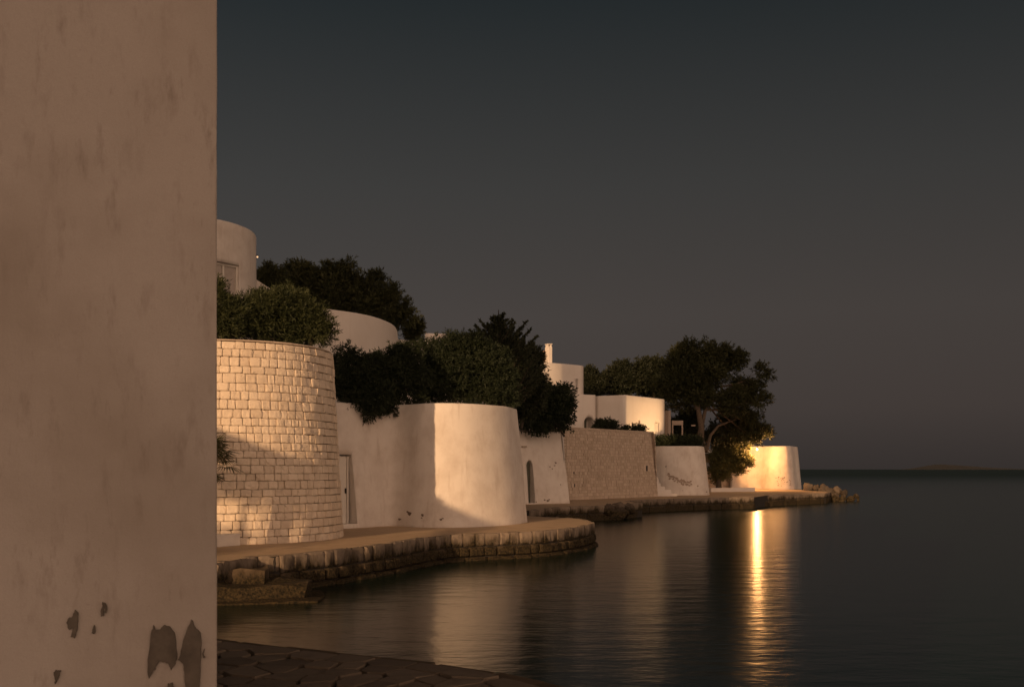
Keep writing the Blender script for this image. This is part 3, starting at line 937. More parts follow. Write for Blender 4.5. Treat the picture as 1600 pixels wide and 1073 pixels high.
def house_far():
    t = thing('white_house', (6, 70, 4), 'white cubic house with chimney and arched opening above the long stone wall', 'house')
    rot = lambda a, b: math.atan2(b[1] - a[1], b[0] - a[0])
    X = lambda u, Y: ((u - 800) / F * Y, Y)
    # upper storey block
    A0, A1 = X(828, 64.0), X(911.6, 67.0)
    za = H + 162 * 67 / F
    n = Vector((A1[1] - A0[1], -(A1[0] - A0[0]))).normalized()
    ring = [A0, A1, (A1[0] - n.x * 5, A1[1] - n.y * 5), (A0[0] - n.x * 5, A0[1] - n.y * 5)]
    w = link('upper_wall', loft_wall('upper_wall', ring, 3.8, za, 0, .3, .4, .012, .5, .06), M['white_far'], t)
    s = plane_surf(A0, A1, 3.8, 0, za, 0.0)
    p = s(901.7, 603.5); rz = rot(A0, A1)
    cut(w, [bool_shape([(-.05, p.z - .5), (.05, p.z - .5), (.05, p.z + .5), (-.05, p.z + .5)], Vector((p.x, p.y, 0)), rz, -.4, .25)])
    box('window', Vector((p.x, p.y, p.z)) + Vector((-n.x, -n.y, 0)) * .2, (.1, .04, 1.0), M['dark'], t, rz, 0)
    # lower wall with the arch
    B0, B1 = X(868, 65.4), X(930.5, 66.9)
    zb = H + 116.5 * 66.8 / F
    ring = [B0, B1, (B1[0], B1[1] + 4), (B0[0], B0[1] + 4)]
    # keep the lower wall clear of the upper block's face
    w = link('lower_wall', loft_wall('lower_wall', ring, 3.8, zb, 0, .3, .4, .012, .5, .06), M['white_far'], t)
    s = plane_surf(B0, B1, 3.8, 0, zb, 0.0); rz = rot(B0, B1)
    pl, pr, pt = s(912.5, 668), s(928.2, 668), s(920.5, 650.7)
    hw = (Vector((pr.x - pl.x, pr.y - pl.y)).length) / 2
    zs = pt.z - hw
    arch = [(-hw, 4.0), (hw, 4.0), (hw, zs)] + [(hw * math.cos(a), zs + hw * math.sin(a)) for a in np.linspace(.25, math.pi - .25, 9)] + [(-hw, zs)]
    org = Vector(((pl.x + pr.x) / 2, (pl.y + pr.y) / 2, 0))
    cut(w, [bool_shape(arch, org, rz, -.5, .8)])
    nb = Vector((math.sin(rz), -math.cos(rz), 0))
    box('arched_door', org - nb * .7 + Vector((-.12, 0, 5.0)), (hw * 1.9, .05, 2.2), M['door_green'], t, rz, 0)
    box('niche_panel', s(896.5, 663) + Vector((0, -.02, 0)), (.16, .05, .75), M['door_white'], t, rz, .01)
    # cube with the lamplit right side
    Cn, Cl, Cr = X(977, 66.0), X(930.5, 67.25), (10.75, 70.2)
    zc = H + 116.6 * 66.0 / F
    v1 = Vector(Cl) - Vector(Cn); v2 = Vector(Cr) - Vector(Cn)
    ring = [Cl, Cn, Cr, (Cr[0] + v1.x, Cr[1] + v1.y + 2)]
    w = link('cube_wall', loft_wall('cube_wall', ring, 3.8, zc, 0, .3, .4, .012, .5, .06), M['white_far'], t)
    s = plane_surf(Cn, Cr, 3.8, 0, zc, .0); rz = rot(Cn, Cr); nr = Vector((math.sin(rz), -math.cos(rz), 0))
    pd = s(1027, 670)
    cut(w, [bool_shape([(-.27, 4), (.27, 4), (.27, pd.z + .42), (-.27, pd.z + .42)], Vector((pd.x, pd.y, 0)), rz, -.4, .12),
            bool_shape([(-.12, s(999, 669).z), (.12, s(999, 669).z), (.12, s(999, 657).z), (-.12, s(999, 657).z)], Vector((s(999, 663).x, s(999, 663).y, 0)), rz, -.4, .15)])
    box('door', Vector((pd.x, pd.y, pd.z - .6)) - nr * .08, (.46, .04, 2.0), M['door_white'], t, rz, .01)
    box('window', s(999, 663) - nr * .12, (.24, .03, .5), M['pane'], t, rz, 0)
    for q, (c, sz, m) in {'chimney': (at(857.2, 555, 66.5), (.3, .45, 1.1), 'white_far'), }.items():
        ch = box('chimney', c, sz, M[m], t, R(30), .02)
        for dx in (-.1, .1):
            box('chimney_pier', c + Vector((dx, 0, .62)), (.06, .3, .18), M['white_far'], ch, R(30), .005)
        box('chimney_cap', c + Vector((0, 0, .73)), (.34, .46, .05), M['white_far'], ch, R(30), .01)
    box('brick_stack', at(850, 557, 66.8), (.24, .5, .75), M['brick'], t, R(30), .01)
house_far()

def pergola():
    t = thing('pergola', at(1058, 680, 71), 'small white pergola beside the lamplit house under the pine', 'pergola')
    box('pier', at(1043.5, 661, 71.2), (.36, .3, 1.8), M['faint_stain'], t, R(50), .02)
    for u in (1050.8, 1066):
        box('post', at(u, 671, 71.8), (.1, .1, 1.3), M['faint_stain'], t, 0, .01)
    box('beam', at(1058.5, 660.5, 71.8), (.8, .14, .32), M['faint_stain'], t, 0, .01)
    box('beam', at(1083, 664.5, 73), (.3, .1, .1), M['faint_stain'], t, 0, .01)
pergola()

def flood():
    p = at(1098, 690, 66.3)
    t = thing('floodlight', p, 'small garden floodlight in the hedge below the pine', 'lamp')
    tgt = Vector((8.9, 68.0, 6.0)); d = (tgt - p).normalized()
    rot = d.to_track_quat('Y', 'Z').to_matrix()
    link('housing', bm_mesh('housing', lambda bm: [bm_box(bm, p - d * .1, (.2, .1, .16), rot, .01)]), M['metal'], t)
    link('stake', bm_mesh('stake', lambda bm: bm_box(bm, p + Vector((0, 0, -.3)), (.03, .03, .5))), M['metal'], t)
    l = bpy.data.objects.new('floodlight_light', bpy.data.lights.new('floodlight_light', 'SPOT'))
    C.objects.link(l); l.parent = t; l.location = d * .05
    l.rotation_euler = d.to_track_quat('-Z', 'Y').to_euler()
    l.data.energy = 950; l.data.color = (1, .58, .26); l.data.spot_size = R(80); l.data.spot_blend = .6; l.data.shadow_soft_size = .08
flood()

def fence():
    a, b = at(806, 657, 50.6), at(872, 657.5, 50.9)
    t = thing('wooden_fence', a, 'dark wooden fence on top of the white wall with the arched door', 'fence')
    n = 18
    for k in range(n):
        p = a.lerp(b, k / (n - 1))
        box('slat', p + Vector((0, 0, -.3)), (.105, .03, .62), M['wood'], t, 0, .004)
    c = a.lerp(b, .5)
    box('rail', c + Vector((0, .04, -.1)), ((b - a).length, .04, .06), M['wood'], t, 0, .004)
fence()

# ------------------------------------------------------------------ quay blocks (pieces of the quay faces)
def quay_course(edge, z0, z1, lens, d, m, parent, out, seed, batter=0.0, cull=None, name='stone_block'):
    r = random.Random(seed)
    pts = resample([tuple(p[:2]) for p in edge], .05, False)
    bs = block_set(m)
    i = 0
    while i < len(pts) - 3:
        w = r.uniform(*lens); j = min(len(pts) - 1, i + max(2, int(w / .05)))
        a, b = pts[i], pts[j]; t2 = (b - a); L = t2.length
        if L < .05: break
        t2.normalize(); tx = Vector((t2.x, t2.y, 0)); ty = Vector((t2.y, -t2.x, 0))
        zz1 = z1 + r.uniform(-.012, .004)
        p = Vector(((a.x + b.x) / 2, (a.y + b.y) / 2, (z0 + zz1) / 2)) + ty * (out + r.uniform(-.025, .03))
        place_block(name, r.choice(bs), p, tx, ty, L - .008, zz1 - z0 - .006, d, parent)
        i = j
EE = E1 + [(p[0], p[1]) for p in E2[1:]]
quay_course(EE, .36, .715, (.26, .56), .17, M['block'], tower_quay, .05, 31)
quay_course(EE, .10, .36, (.3, .62), .36, M['block_low'], tower_quay, .10, 32)
quay_course(EE, -.3, .10, (.5, 1.0), .4, M['block_low'], tower_quay, .16, 33)
quay_course(E3, .34, .715, (.6, 1.1), .18, M['block'], far_quay, .05, 34)
quay_course(E3, -.3, .34, (.9, 1.7), .4, M['block_low'], far_quay, .10, 35)
quay_course([E3[-1], (E3[-1][0] + .1, E3[-1][1] + .9), E4[0]], .34, .715, (.6, 1.1), .18, M['block'], far_quay, .05, 41)
quay_course([E3[-1], (E3[-1][0] + .1, E3[-1][1] + .9), E4[0]], -.3, .34, (.9, 1.7), .4, M['block_low'], far_quay, .10, 42)
quay_course(E4[:5], .40, .715, (1.2, 1.9), .18, M['block'], far_quay, .05, 36)
quay_course(E4[:5], -.3, .40, (1.2, 2.0), .4, M['block_low'], far_quay, .1, 37)
quay_course([p[:2] for p in NEAR_EDGE[:40]], .2, .655, (.5, .9), .3, M['block_low'], near_quay, .02, 38)

# rough landing steps at the left end of the tower quay
def ledge_stone(name, c, size, rz, seed, label, cat='stone step', group=None):
    me = bpy.data.meshes.new(name); bm = bmesh.new()
    bmesh.ops.create_cube(bm, size=1.0)
    bmesh.ops.subdivide_edges(bm, edges=bm.edges, cuts=5, use_grid_fill=True)
    for v in bm.verts:
        q = Vector((v.co.x * size[0], v.co.y * size[1], v.co.z * size[2]))
        k = 1 - .10 * ((abs(v.co.x) * 2) ** 6 + (abs(v.co.y) * 2) ** 6) * .5
        q.x *= k; q.y *= k
        off = Vector((noise.noise(q * 2.3 + Vector((seed, 0, 0))), noise.noise(q * 2.3 + Vector((0, seed, 0))), noise.noise(q * 2.3 + Vector((0, 0, seed)))))
        v.co = q + off * .10 + Vector((0, 0, .05)) * noise.noise(q * 6 + Vector((seed, seed, 0)))
    bm.to_mesh(me); bm.free()
    o = link(name, me, M['block_low']); o.location = c; o.rotation_euler = (0, 0, rz)
    return tag(o, label, cat, group)
p1, p2, p3 = g(352, 893, .5), g(370, 915, .3), g(350, 936, .1)
ledge_stone('stone_step', (p1[0] - .75, p1[1] + .45, .36), (3.0, 1.5, .3), R(12), 1, 'upper rough stone ledge at the left end of the quay')
ledge_stone('stone_step', (p2[0] - .55, p2[1] + .45, .14), (3.6, 1.6, .3), R(14), 5, 'lower rough stone ledge just above the water at the quay end')
ledge_stone('stone_step', (p3[0] - .1, p3[1] + .6, -.07), (3.6, 1.5, .26), R(14), 9, 'weedy stone ledge awash below the two ledges of the quay')

# ------------------------------------------------------------------ flagstones of the near quay
def flagstones():
    E = resample([p[:2] for p in NEAR_EDGE], .04, False)
    # arc length table
    s_tab = [0.0]
    for a, b in zip(E, E[1:]): s_tab.append(s_tab[-1] + (b - a).length)
    sx = np.array(s_tab); ex = np.array([p.x for p in E]); ey = np.array([p.y for p in E])
    def pos(s, t):
        x, y = np.interp(s, sx, ex), np.interp(s, sx, ey)
        x2, y2 = np.interp(s + .3, sx, ex), np.interp(s + .3, sx, ey); x1, y1 = np.interp(s - .3, sx, ex), np.interp(s - .3, sx, ey)
        d = Vector((x2 - x1, y2 - y1)).normalized(); n = Vector((d.y, -d.x))
        return Vector((x, y)) + n * t
    r = random.Random(5)
    seeds = []
    s = 3.0
    while s < 10.5:
        seeds.append((s, .16 + r.uniform(-.01, .01))); s += r.uniform(.34, .62)
    t = .44
    while t < 3.6:
        s = 3.0 + r.uniform(0, .3)
        while s < 10.5:
            seeds.append((s + r.uniform(-.09, .09), t + r.uniform(-.08, .08))); s += r.uniform(.24, .44)
        t += r.uniform(.22, .31)
    def clip(poly, a, b):   # keep the side nearer a
        m = (a[0] + b[0]) / 2, (a[1] + b[1]) / 2; nx, ny = b[0] - a[0], b[1] - a[1]
        f = lambda p: (p[0] - m[0]) * nx + (p[1] - m[1]) * ny
        out = []
        for p, q in zip(poly, poly[1:] + poly[:1]):
            fp, fq = f(p), f(q)
            if fp <= 0: out.append(p)
            if fp * fq < 0:
                k = fp / (fp - fq); out.append((p[0] + (q[0] - p[0]) * k, p[1] + (q[1] - p[1]) * k))
        return out
    count = 0
    for a in seeds:
        poly = [(a[0] - .8, max(0, a[1] - .8)), (a[0] + .8, max(0, a[1] - .8)), (a[0] + .8, a[1] + .8), (a[0] - .8, a[1] + .8)]
        for b in seeds:
            if b is not a and abs(b[0] - a[0]) < 1.3 and abs(b[1] - a[1]) < 1.3: poly = clip(poly, a, b)
            if len(poly) < 3: break
        if len(poly) < 3: continue
        cx = sum(p[0] for p in poly) / len(poly); cy = sum(p[1] for p in poly) / len(poly)
        P = pos(cx, cy)
        if P.y < 6.3 or P.x > 1.6 or P.x < -5: continue
        gap = r.uniform(.011, .024)
        dense = []
        for p, q in zip(poly, poly[1:] + poly[:1]):
            n = max(1, int(math.hypot(q[0] - p[0], q[1] - p[1]) / .14))
            for k in range(n):
                x, y = p[0] + (q[0] - p[0]) * k / n, p[1] + (q[1] - p[1]) * k / n
                l = math.hypot(x - cx, y - cy); f = max(.5, (l - gap) / max(l, .01)) * (1 - (.05 if k == 0 else 0))
                x, y = cx + (x - cx) * f, cy + (y - cy) * f
                w = Vector((noise.noise(Vector((x * 6, y * 6, 1))), noise.noise(Vector((x * 6, y * 6, 7))))) * .018
                dense.append(pos(x + w.x, max(.0, y + w.y)))
        z = ZQ + r.uniform(-.008, .012); tilt = Vector((r.uniform(-.012, .012), r.uniform(-.012, .012)))
        n = len(dense); c0 = P
        zz = lambda p: z + (p - c0).dot(tilt)
        V = [(*p, zz(p) - .06) for p in dense] + [(*p, zz(p) - .003) for p in dense] + [(*(c0 + (p - c0) * .97), zz(p) - .002 + .001 * r.uniform(-1, 1)) for p in dense] + [(*c0, z + r.uniform(-.002, .006))]
        Fc = []
        for i in range(n):
            j = (i + 1) % n
            Fc += [(i, j, n + j, n + i), (n + i, n + j, 2 * n + j, 2 * n + i), (2 * n + i, 2 * n + j, 3 * n)]
        me = mesh('paving_stone', V, Fc)
        if area([tuple(p) for p in dense]) < 0: me.flip_normals()
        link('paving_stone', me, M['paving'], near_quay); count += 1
    return count
print('flagstones', flagstones())

# ------------------------------------------------------------------ boulders at the point and along the quay
def boulder(p, size, seed, label, group):
    bm = bmesh.new(); bmesh.ops.create_icosphere(bm, subdivisions=3, radius=.72)
    for v in bm.verts:
        q = v.co.copy()
        k = 1 + .35 * noise.noise(q * 1.1 + Vector((seed * 3.1, 0, 0))) + .14 * noise.noise(q * 2.9 + Vector((0, seed * 1.7, 0)))
        q = q / .72
        k += .10 * noise.cell(q * 2.2 + Vector((seed, 0, 0))) 
        k2 = max(abs(q.x), abs(q.y), abs(q.z)) ** -.45 * .72
        v.co = Vector((q.x * size[0], q.y * size[1], q.z * size[2])) * k * k2 * .92
    me = bpy.data.meshes.new('boulder'); bm.to_mesh(me); bm.free()
    o = link('boulder', me, M['rock']); o.location = p; o.rotation_euler = (seed * .7, seed * 1.3, seed * 2.1)
    return tag(o, label, 'boulder', group)
gp = 'boulders at the tip of the quay'
for k, (u, v, Y, s, lab) in enumerate([
    (1262, 760.5, 80, (.7, .6, .45), 'dark boulder just right of the lamplit tower on the quay tip'),
    (1276, 760, 79.5, (.55, .5, .4), 'lamplit boulder with a flat top, second to the right of the tower'),
    (1287, 762, 79, (.6, .6, .42), 'broad dark boulder in the middle of the quay tip rocks'),
    (1297, 765, 76.5, (.5, .5, .3), 'low pale boulder on the end of the quay edge'),
    (1308, 763.5, 76.5, (.42, .45, .62), 'tallest upright boulder among the quay tip rocks'),
    (1319, 767.5, 76, (.42, .4, .36), 'rounded pale boulder right of the tallest rock'),
    (1338, 771.5, 75.5, (.36, .3, .3), 'last pale boulder out in the water at the tip'),
    (1303, 775, 74.6, (.7, .5, .42), 'dark wet boulder below the quay end'),
    (1316, 776.5, 74.6, (.6, .45, .36), 'dark wet boulder below the rounded pale rock'),
    (1329, 777, 74.8, (.55, .45, .3), 'small dark wet boulder near the last pale one'),
    (1341, 778, 75, (.3, .3, .16), 'nearly drowned dark rock at the far right of the tip'),
    (1290, 776, 74.4, (.6, .45, .45), 'dark wet boulder against the quay corner')]):
    boulder(at(u, v + 3.0, Y), tuple(q * .92 for q in s), k + 1, lab, gp)
g2 = 'fallen rocks at the broken quay corner'
for k, (u, v, Y, s, lab) in enumerate([
    (951, 797, 47.2, (.4, .4, .3), 'leftmost fallen rock at the broken quay corner'),
    (966, 794, 48.0, (.5, .4, .34), 'largest fallen rock at the broken quay corner'),
    (984, 794, 49.2, (.36, .35, .3), 'rightmost fallen rock at the broken quay corner'),
    (962, 803, 47.5, (.8, .4, .2), 'flat dark rock low on the water below the fallen rocks'),
    (978, 800, 48.6, (.5, .4, .25), 'small dark rock between water and fallen rocks')]):
    boulder(at(u, v, Y), s, k + 21, lab, g2)

# ------------------------------------------------------------------ vegetation
def leaves_mesh(name, base, direc, length, width, var, seed=0):
    """one rhombic leaf per row"""
    r = np.random.default_rng(seed)
    n = len(base)
    direc = direc / np.linalg.norm(direc, axis=1, keepdims=True)
    side = np.cross(direc, r.normal(size=(n, 3)))
    side /= np.linalg.norm(side, axis=1, keepdims=True) + 1e-9
    L = length[:, None]; W = width[:, None]
    V = np.empty((n, 4, 3))
    V[:, 0] = base
    V[:, 1] = base + direc * L * .45 + side * W * .5
    V[:, 2] = base + direc * L
    V[:, 3] = base + direc * L * .45 - side * W * .5
    me = bpy.data.meshes.new(name)
    me.vertices.add(4 * n); me.loops.add(4 * n); me.polygons.add(n)
    me.vertices.foreach_set('co', V.reshape(-1).astype(np.float32))
    me.loops.foreach_set('vertex_index', np.arange(4 * n, dtype=np.int32))
    me.polygons.foreach_set('loop_start', np.arange(0, 4 * n, 4, dtype=np.int32))
    me.polygons.foreach_set('loop_total', np.full(n, 4, dtype=np.int32))
    at_ = me.attributes.new('var', 'FLOAT', 'POINT')
    at_.data.foreach_set('value', np.repeat(var, 4).astype(np.float32))
    me.update(calc_edges=True)
    return me

def px_blobs(bl, Y, depth=1.0, dy=0.0):
    out = []
    for q in bl:
        u, v, ru, rv = q[:4]; yy = Y + (q[4] if len(q) > 4 else 0)
        out.append((np.array(at(u, v, yy)), np.array([ru * yy / F, (ru + rv) / 2 * yy / F * depth, rv * yy / F])))
    return out

def crown(blobs, clumps, twigs, leaves, clump_r, L, W, up=.35, spread=.7, seed=0, inner=.25, vmin=0.0):
    """leaf positions: blobs -> clumps near their skin -> twigs -> leaves"""
    r = np.random.default_rng(seed)
    A = np.array([b[1][0] * b[1][2] + b[1][1] * b[1][2] for b in blobs]); A = A / A.sum()
    idx = r.choice(len(blobs), clumps, p=A)
    c = np.array([b[0] for b in blobs])[idx]; ra = np.array([b[1] for b in blobs])[idx]
    d = r.normal(size=(clumps, 3)); d /= np.linalg.norm(d, axis=1, keepdims=True)
    rad = np.where(r.random(clumps) < inner, r.uniform(.2, .7, clumps), r.uniform(.82, 1.02, clumps))
    cc = c + d * ra * rad[:, None]
    cd = d / ra; cd /= np.linalg.norm(cd, axis=1, keepdims=True)
    cs = clump_r * r.uniform(.6, 1.35, clumps)
    cv = r.uniform(0, 1, clumps)
    n = clumps * twigs
    ti = np.repeat(np.arange(clumps), twigs)
    td = r.normal(size=(n, 3)); td /= np.linalg.norm(td, axis=1, keepdims=True)
    tb = cc[ti] + td * (cs[ti] * r.uniform(.1, .8, n))[:, None]
    tdir = cd[ti] * .5 + td * 1.0 + np.array([0, 0, up])
    tdir /= np.linalg.norm(tdir, axis=1, keepdims=True)
    li = np.repeat(np.arange(n), leaves); m = n * leaves
    tl = L * 1.6
    f = r.uniform(0, 1, m)
    base = tb[li] + tdir[li] * (f * tl)[:, None]
    ld = tdir[li] + r.normal(size=(m, 3)) * spread
    var = np.clip(cv[ti][li] * .6 + r.uniform(0, .4, m), 0, 1)
    return base, ld, L * r.uniform(.7, 1.25, m), W * r.uniform(.7, 1.25, m), var

def lobes(blobs, k, f, seed=0, core=.72):
    """break big crown masses into many smaller puffs with gaps between them"""
    r = np.random.default_rng(seed + 500)
    out = []
    for c, ra in blobs:
        m = ra.mean()
        kk = max(3, int(round(k * (m / np.mean([b[1].mean() for b in blobs])) ** 1.3)))
        for j in range(kk):
            d = r.normal(size=3); d /= np.linalg.norm(d)
            q = f * r.uniform(.7, 1.25)
            out.append((c + d * ra * (1.02 - q * .75), np.array([m * q, m * q, m * q * .8]) * .9 + ra * q * .1))
        out.append((c, ra * core))
    return out

def plant(name, label, cat, foot, blobs, mat, stems, bark='bark_dark', group=None, seed=1, crown_name='crown', stem_name='trunk', **kw):
    t = thing(name, foot, label, cat, group)
    me = leaves_mesh(crown_name, *crown(blobs, seed=seed, **kw), seed=seed)
    link(crown_name, me, M[mat], t)
    if stems: link(stem_name, tubes_mesh(stem_name, stems), M[bark], t)
    return t

def fork(foot, blobs, r0, seed=0, sub=True):
    """stem from the foot to the middle, limbs on to every blob"""
    r = random.Random(seed)
    foot = Vector(foot)
    c = sum((Vector(b[0]) for b in blobs), Vector()) / len(blobs)
    mid = foot.lerp(c, .45); mid.x = foot.x * .6 + c.x * .4
    items = [([foot, foot.lerp(mid, .5) + Vector((r.uniform(-.1, .1), 0, 0)), mid], [r0 * 1.15, r0, r0 * .85])]
    for b in blobs:
        e = Vector(b[0]); k = mid.lerp(e, .5) + Vector((r.uniform(-.15, .15), r.uniform(-.15, .15), r.uniform(-.1, .25)))
        items.append(([mid, k, e], [r0 * .55, r0 * .4, r0 * .15]))
    return items

SH = dict(clump_r=.14, L=.10, W=.026, twigs=9, leaves=9)
# oleanders in the planting on top of the round stone tower
def shrub(label, bl, Y, mat, seed, clumps, group, z0, depth=1.0, name='shrub', cat='shrub', **kw):
    b = px_blobs(bl, Y, depth)
    c = b[len(b) // 2][0]
    foot = Vector((c[0], c[1], z0))
    k = dict(SH); k.update(kw)
    return plant(name, label, cat, foot, lobes(b, 9, .42, seed), mat, fork(foot, b, .05, seed), group=group, seed=seed, crown_name='foliage', stem_name='stem', clumps=clumps, **k)
gs = 'oleander shrubs on top of the stone tower'
shrub('oleander at the plaster wall edge, growing on top of the stone tower', [(318, 474, 26, 36), (343, 468, 18, 28), (358, 496, 22, 32), (335, 507, 35, 22)], 24.4, 'oleander', 1, 380, gs, TZ1, name='oleander', W=.022, L=.13)
shrub('middle oleander on the stone tower, in front of the round house window', [(386, 492, 17, 28), (408, 490, 22, 30), (430, 482, 20, 32), (410, 510, 36, 24)], 25.0, 'oleander', 2, 380, gs, TZ1, name='oleander', W=.022, L=.13)
shrub('right oleander on the stone tower, leaning toward the curved house', [(452, 486, 20, 30), (474, 492, 22, 32), (492, 506, 17, 28), (506, 520, 9, 18), (470, 520, 36, 20)], 25.4, 'oleander', 3, 400, gs, TZ1, name='oleander', W=.022, L=.13)
gs = 'dark shrubs spilling over the first bastion'
shrub('dark shrub hanging lowest over the wall beside the stone tower', [(540, 572, 19, 34), (552, 612, 26, 38), (580, 620, 28, 32), (572, 580, 24, 34)], 29.6, 'laurel', 4, 600, gs, 4.2, .9)
shrub('dark shrub in the gap below the curved house, over the bastion', [(606, 590, 24, 44), (622, 572, 18, 32), (612, 618, 18, 28), (640, 560, 18, 25), (645, 595, 24, 30), (610, 636, 17, 16), (640, 622, 15, 16)], 30.4, 'laurel', 5, 560, gs, 4.2, .9)
shrub('broad dark shrub over the middle of the bastion rim', [(668, 560, 22, 30), (694, 552, 24, 34), (716, 560, 22, 42), (690, 598, 40, 34), (665, 605, 22, 25)], 31.6, 'laurel', 6, 680, gs, 4.2, .9)
shrub('dark shrub over the right rim of the bastion, lit at its edge', [(738, 555, 22, 38), (762, 560, 22, 36), (782, 580, 20, 34), (795, 606, 16, 28), (760, 606, 40, 28), (730, 600, 25, 32)], 31.8, 'laurel', 7, 720, gs, 4.2, .9)
shrub('tall narrow shrub above the white wall with the arched door', [(830, 632, 22, 36), (852, 632, 18, 34), (870, 634, 16, 34), (882, 630, 9, 30), (884, 655, 9, 18), (845, 662, 30, 14)], 48.6, 'laurel', 8, 600, None, 4.0, .9, clump_r=.24, L=.16, W=.05)

# umbrella pine and its small neighbour
PK = dict(clump_r=.26, L=.17, W=.04, twigs=12, leaves=11, up=.3, spread=.5, inner=.1)
b = px_blobs([(465, 428, 24, 15), (500, 424, 25, 14), (540, 425, 28, 14), (575, 438, 22, 15), (605, 455, 20, 15), (627, 474, 14, 16), (639, 493, 10, 14), (480, 450, 38, 20), (530, 455, 48, 22), (580, 470, 38, 22), (608, 495, 24, 18), (500, 482, 50, 16)], 54, .8)
ft = at(560, 560, 55); ft.z = 4.8
plant('umbrella_pine', 'broad umbrella pine with a domed dark crown behind the curved house', 'tree', ft, lobes(b, 9, .42, 1), 'pine', fork(ft, b, .22, 2), seed=21, clumps=900, **PK)
b = px_blobs([(424, 434, 13, 15), (414, 446, 12, 12), (432, 450, 12, 14)], 52, .9); ft = at(424, 540, 52); ft.z = 4.8
plant('pine_tree', 'small dark tree between the round house and the umbrella pine', 'tree', ft, lobes(b, 9, .45, 2), 'pine', fork(ft, b, .1, 3), seed=22, clumps=170, **PK)
b = px_blobs([(650, 510, 6, 8), (644, 520, 7, 8)], 55, 1.0); ft = at(648, 560, 55); ft.z = 4.8
plant('pine_tree', 'small dark treetop at the right foot of the umbrella pine', 'tree', ft, b, 'pine', fork(ft, b, .06, 4), seed=23, clumps=60, **PK)

# spiky conifer
def conifer():
    Y = 37.0; r = np.random.default_rng(5); rr = random.Random(5)
    top = at(779, 484, Y); foot = Vector((top.x, Y, 4.1))
    t = thing('conifer_tree', foot, 'spiky dark conifer with upswept branches rising over the bastion shrubs', 'tree')
    items = [([foot, foot.lerp(top, .5), top], [.14, .09, .015])]
    bases, dirs = [], []
    h = top.z - foot.z
    br = []
    lev = 15
    for k in range(lev):
        f = k / lev; z = foot.z + h * (.12 + .84 * f)
        ln = (1 - f) ** 1.05 * 1.75 + .10
        m = 8 if f < .7 else 6
        a0 = rr.uniform(0, 6.28)
        for i in range(m):
            a = a0 + 2 * math.pi * i / m + rr.uniform(-.25, .25)
            l = ln * rr.uniform(.7, 1.2); lift = rr.uniform(.7, 1.15)
            s = Vector((foot.x, foot.y, z)); e = s + Vector((math.cos(a) * l, math.sin(a) * l, l * lift)); md = s.lerp(e, .55) + Vector((0, 0, -l * .13))
            br.append((s, md, e, l))
    for u, v in ((750, 500), (743, 508), (762, 505), (790, 500), (804, 504), (823, 502), (839, 525), (845, 550), (851, 573), (849, 588), (771, 494), (786, 492), (757, 517), (813, 512), (829, 514), (834, 537), (840, 562), (735, 516)):
        e = at(u, v, Y + rr.uniform(-.4, .4)); dx = e.x - foot.x; s = Vector((foot.x, foot.y, e.z - abs(dx) * .75 - .2)); md = s.lerp(e, .55) + Vector((0, 0, -.12))
        br.append((s, md, e, (e - s).length)); br.append((s + Vector((0, .2, -.1)), md + Vector((0, .2, -.15)), s.lerp(e, .8) + Vector((0, .25, -.2)), (e - s).length * .8))
    for s, md, e, l in br:
        items.append(([s, md, e], [.03, .02, .006]))
        n = int(260 * l)
        f = r.random(n) ** .8
        s_, m_, e_ = np.array(s), np.array(md), np.array(e)
        p = ((1 - f) ** 2)[:, None] * s_ + (2 * f * (1 - f))[:, None] * m_ + (f ** 2)[:, None] * e_
        tg = (e_ - s_) / (l + 1e-6)
        off = r.normal(size=(n, 3)) * (.062 * (1.12 - f))[:, None]
        bases.append(p + off); dirs.append(tg * 1.1 + r.normal(size=(n, 3)) * .5)
    bases = np.concatenate(bases); dirs = np.concatenate(dirs); n = len(bases)
    link('crown', leaves_mesh('crown', bases, dirs, r.uniform(.08, .14, n), r.uniform(.025, .045, n), r.random(n), 9), M['conifer'], t)
    link('trunk', tubes_mesh('trunk', items, 6), M['bark_dark'], t)
conifer()
shrub('dark bushy tree below the spiky conifer, right of the bastion', [(822, 575, 20, 34), (832, 610, 18, 32), (815, 625, 22, 34), (835, 560, 12, 18)], 39, 'conifer', 11, 460, None, 4.0, .9, name='dark_tree', cat='tree', clump_r=.22, L=.15, W=.04)

# trees behind the cubic house
FK = dict(clump_r=.34, L=.24, W=.08, twigs=9, leaves=10, up=.5, spread=.7)
for k, (lab, bl) in enumerate([
    ('low dark tree just right of the upper storey of the cubic house', [(922, 592, 12, 14), (938, 596, 12, 12), (930, 606, 18, 12)]),
    ('dark tree behind the middle of the cubic house roof', [(968, 584, 18, 17), (985, 588, 18, 16), (955, 600, 16, 14), (975, 604, 26, 14)]),
    ('dark tree behind the big pine, above the lamplit house wall', [(1006, 580, 20, 18), (1030, 578, 18, 18), (1015, 602, 32, 16), (1040, 600, 18, 18)])]):
    b = px_blobs(bl, 84 + k, .9); c = b[-1][0]; ft = Vector((c[0], c[1], 4.3))
    plant('dark_tree', lab, 'tree', ft, lobes(b, 9, .42, k), 'far_leaf', fork(ft, b, .14, k), group='trees behind the cubic house', seed=31 + k, clumps=(180, 330, 370)[k], **FK)

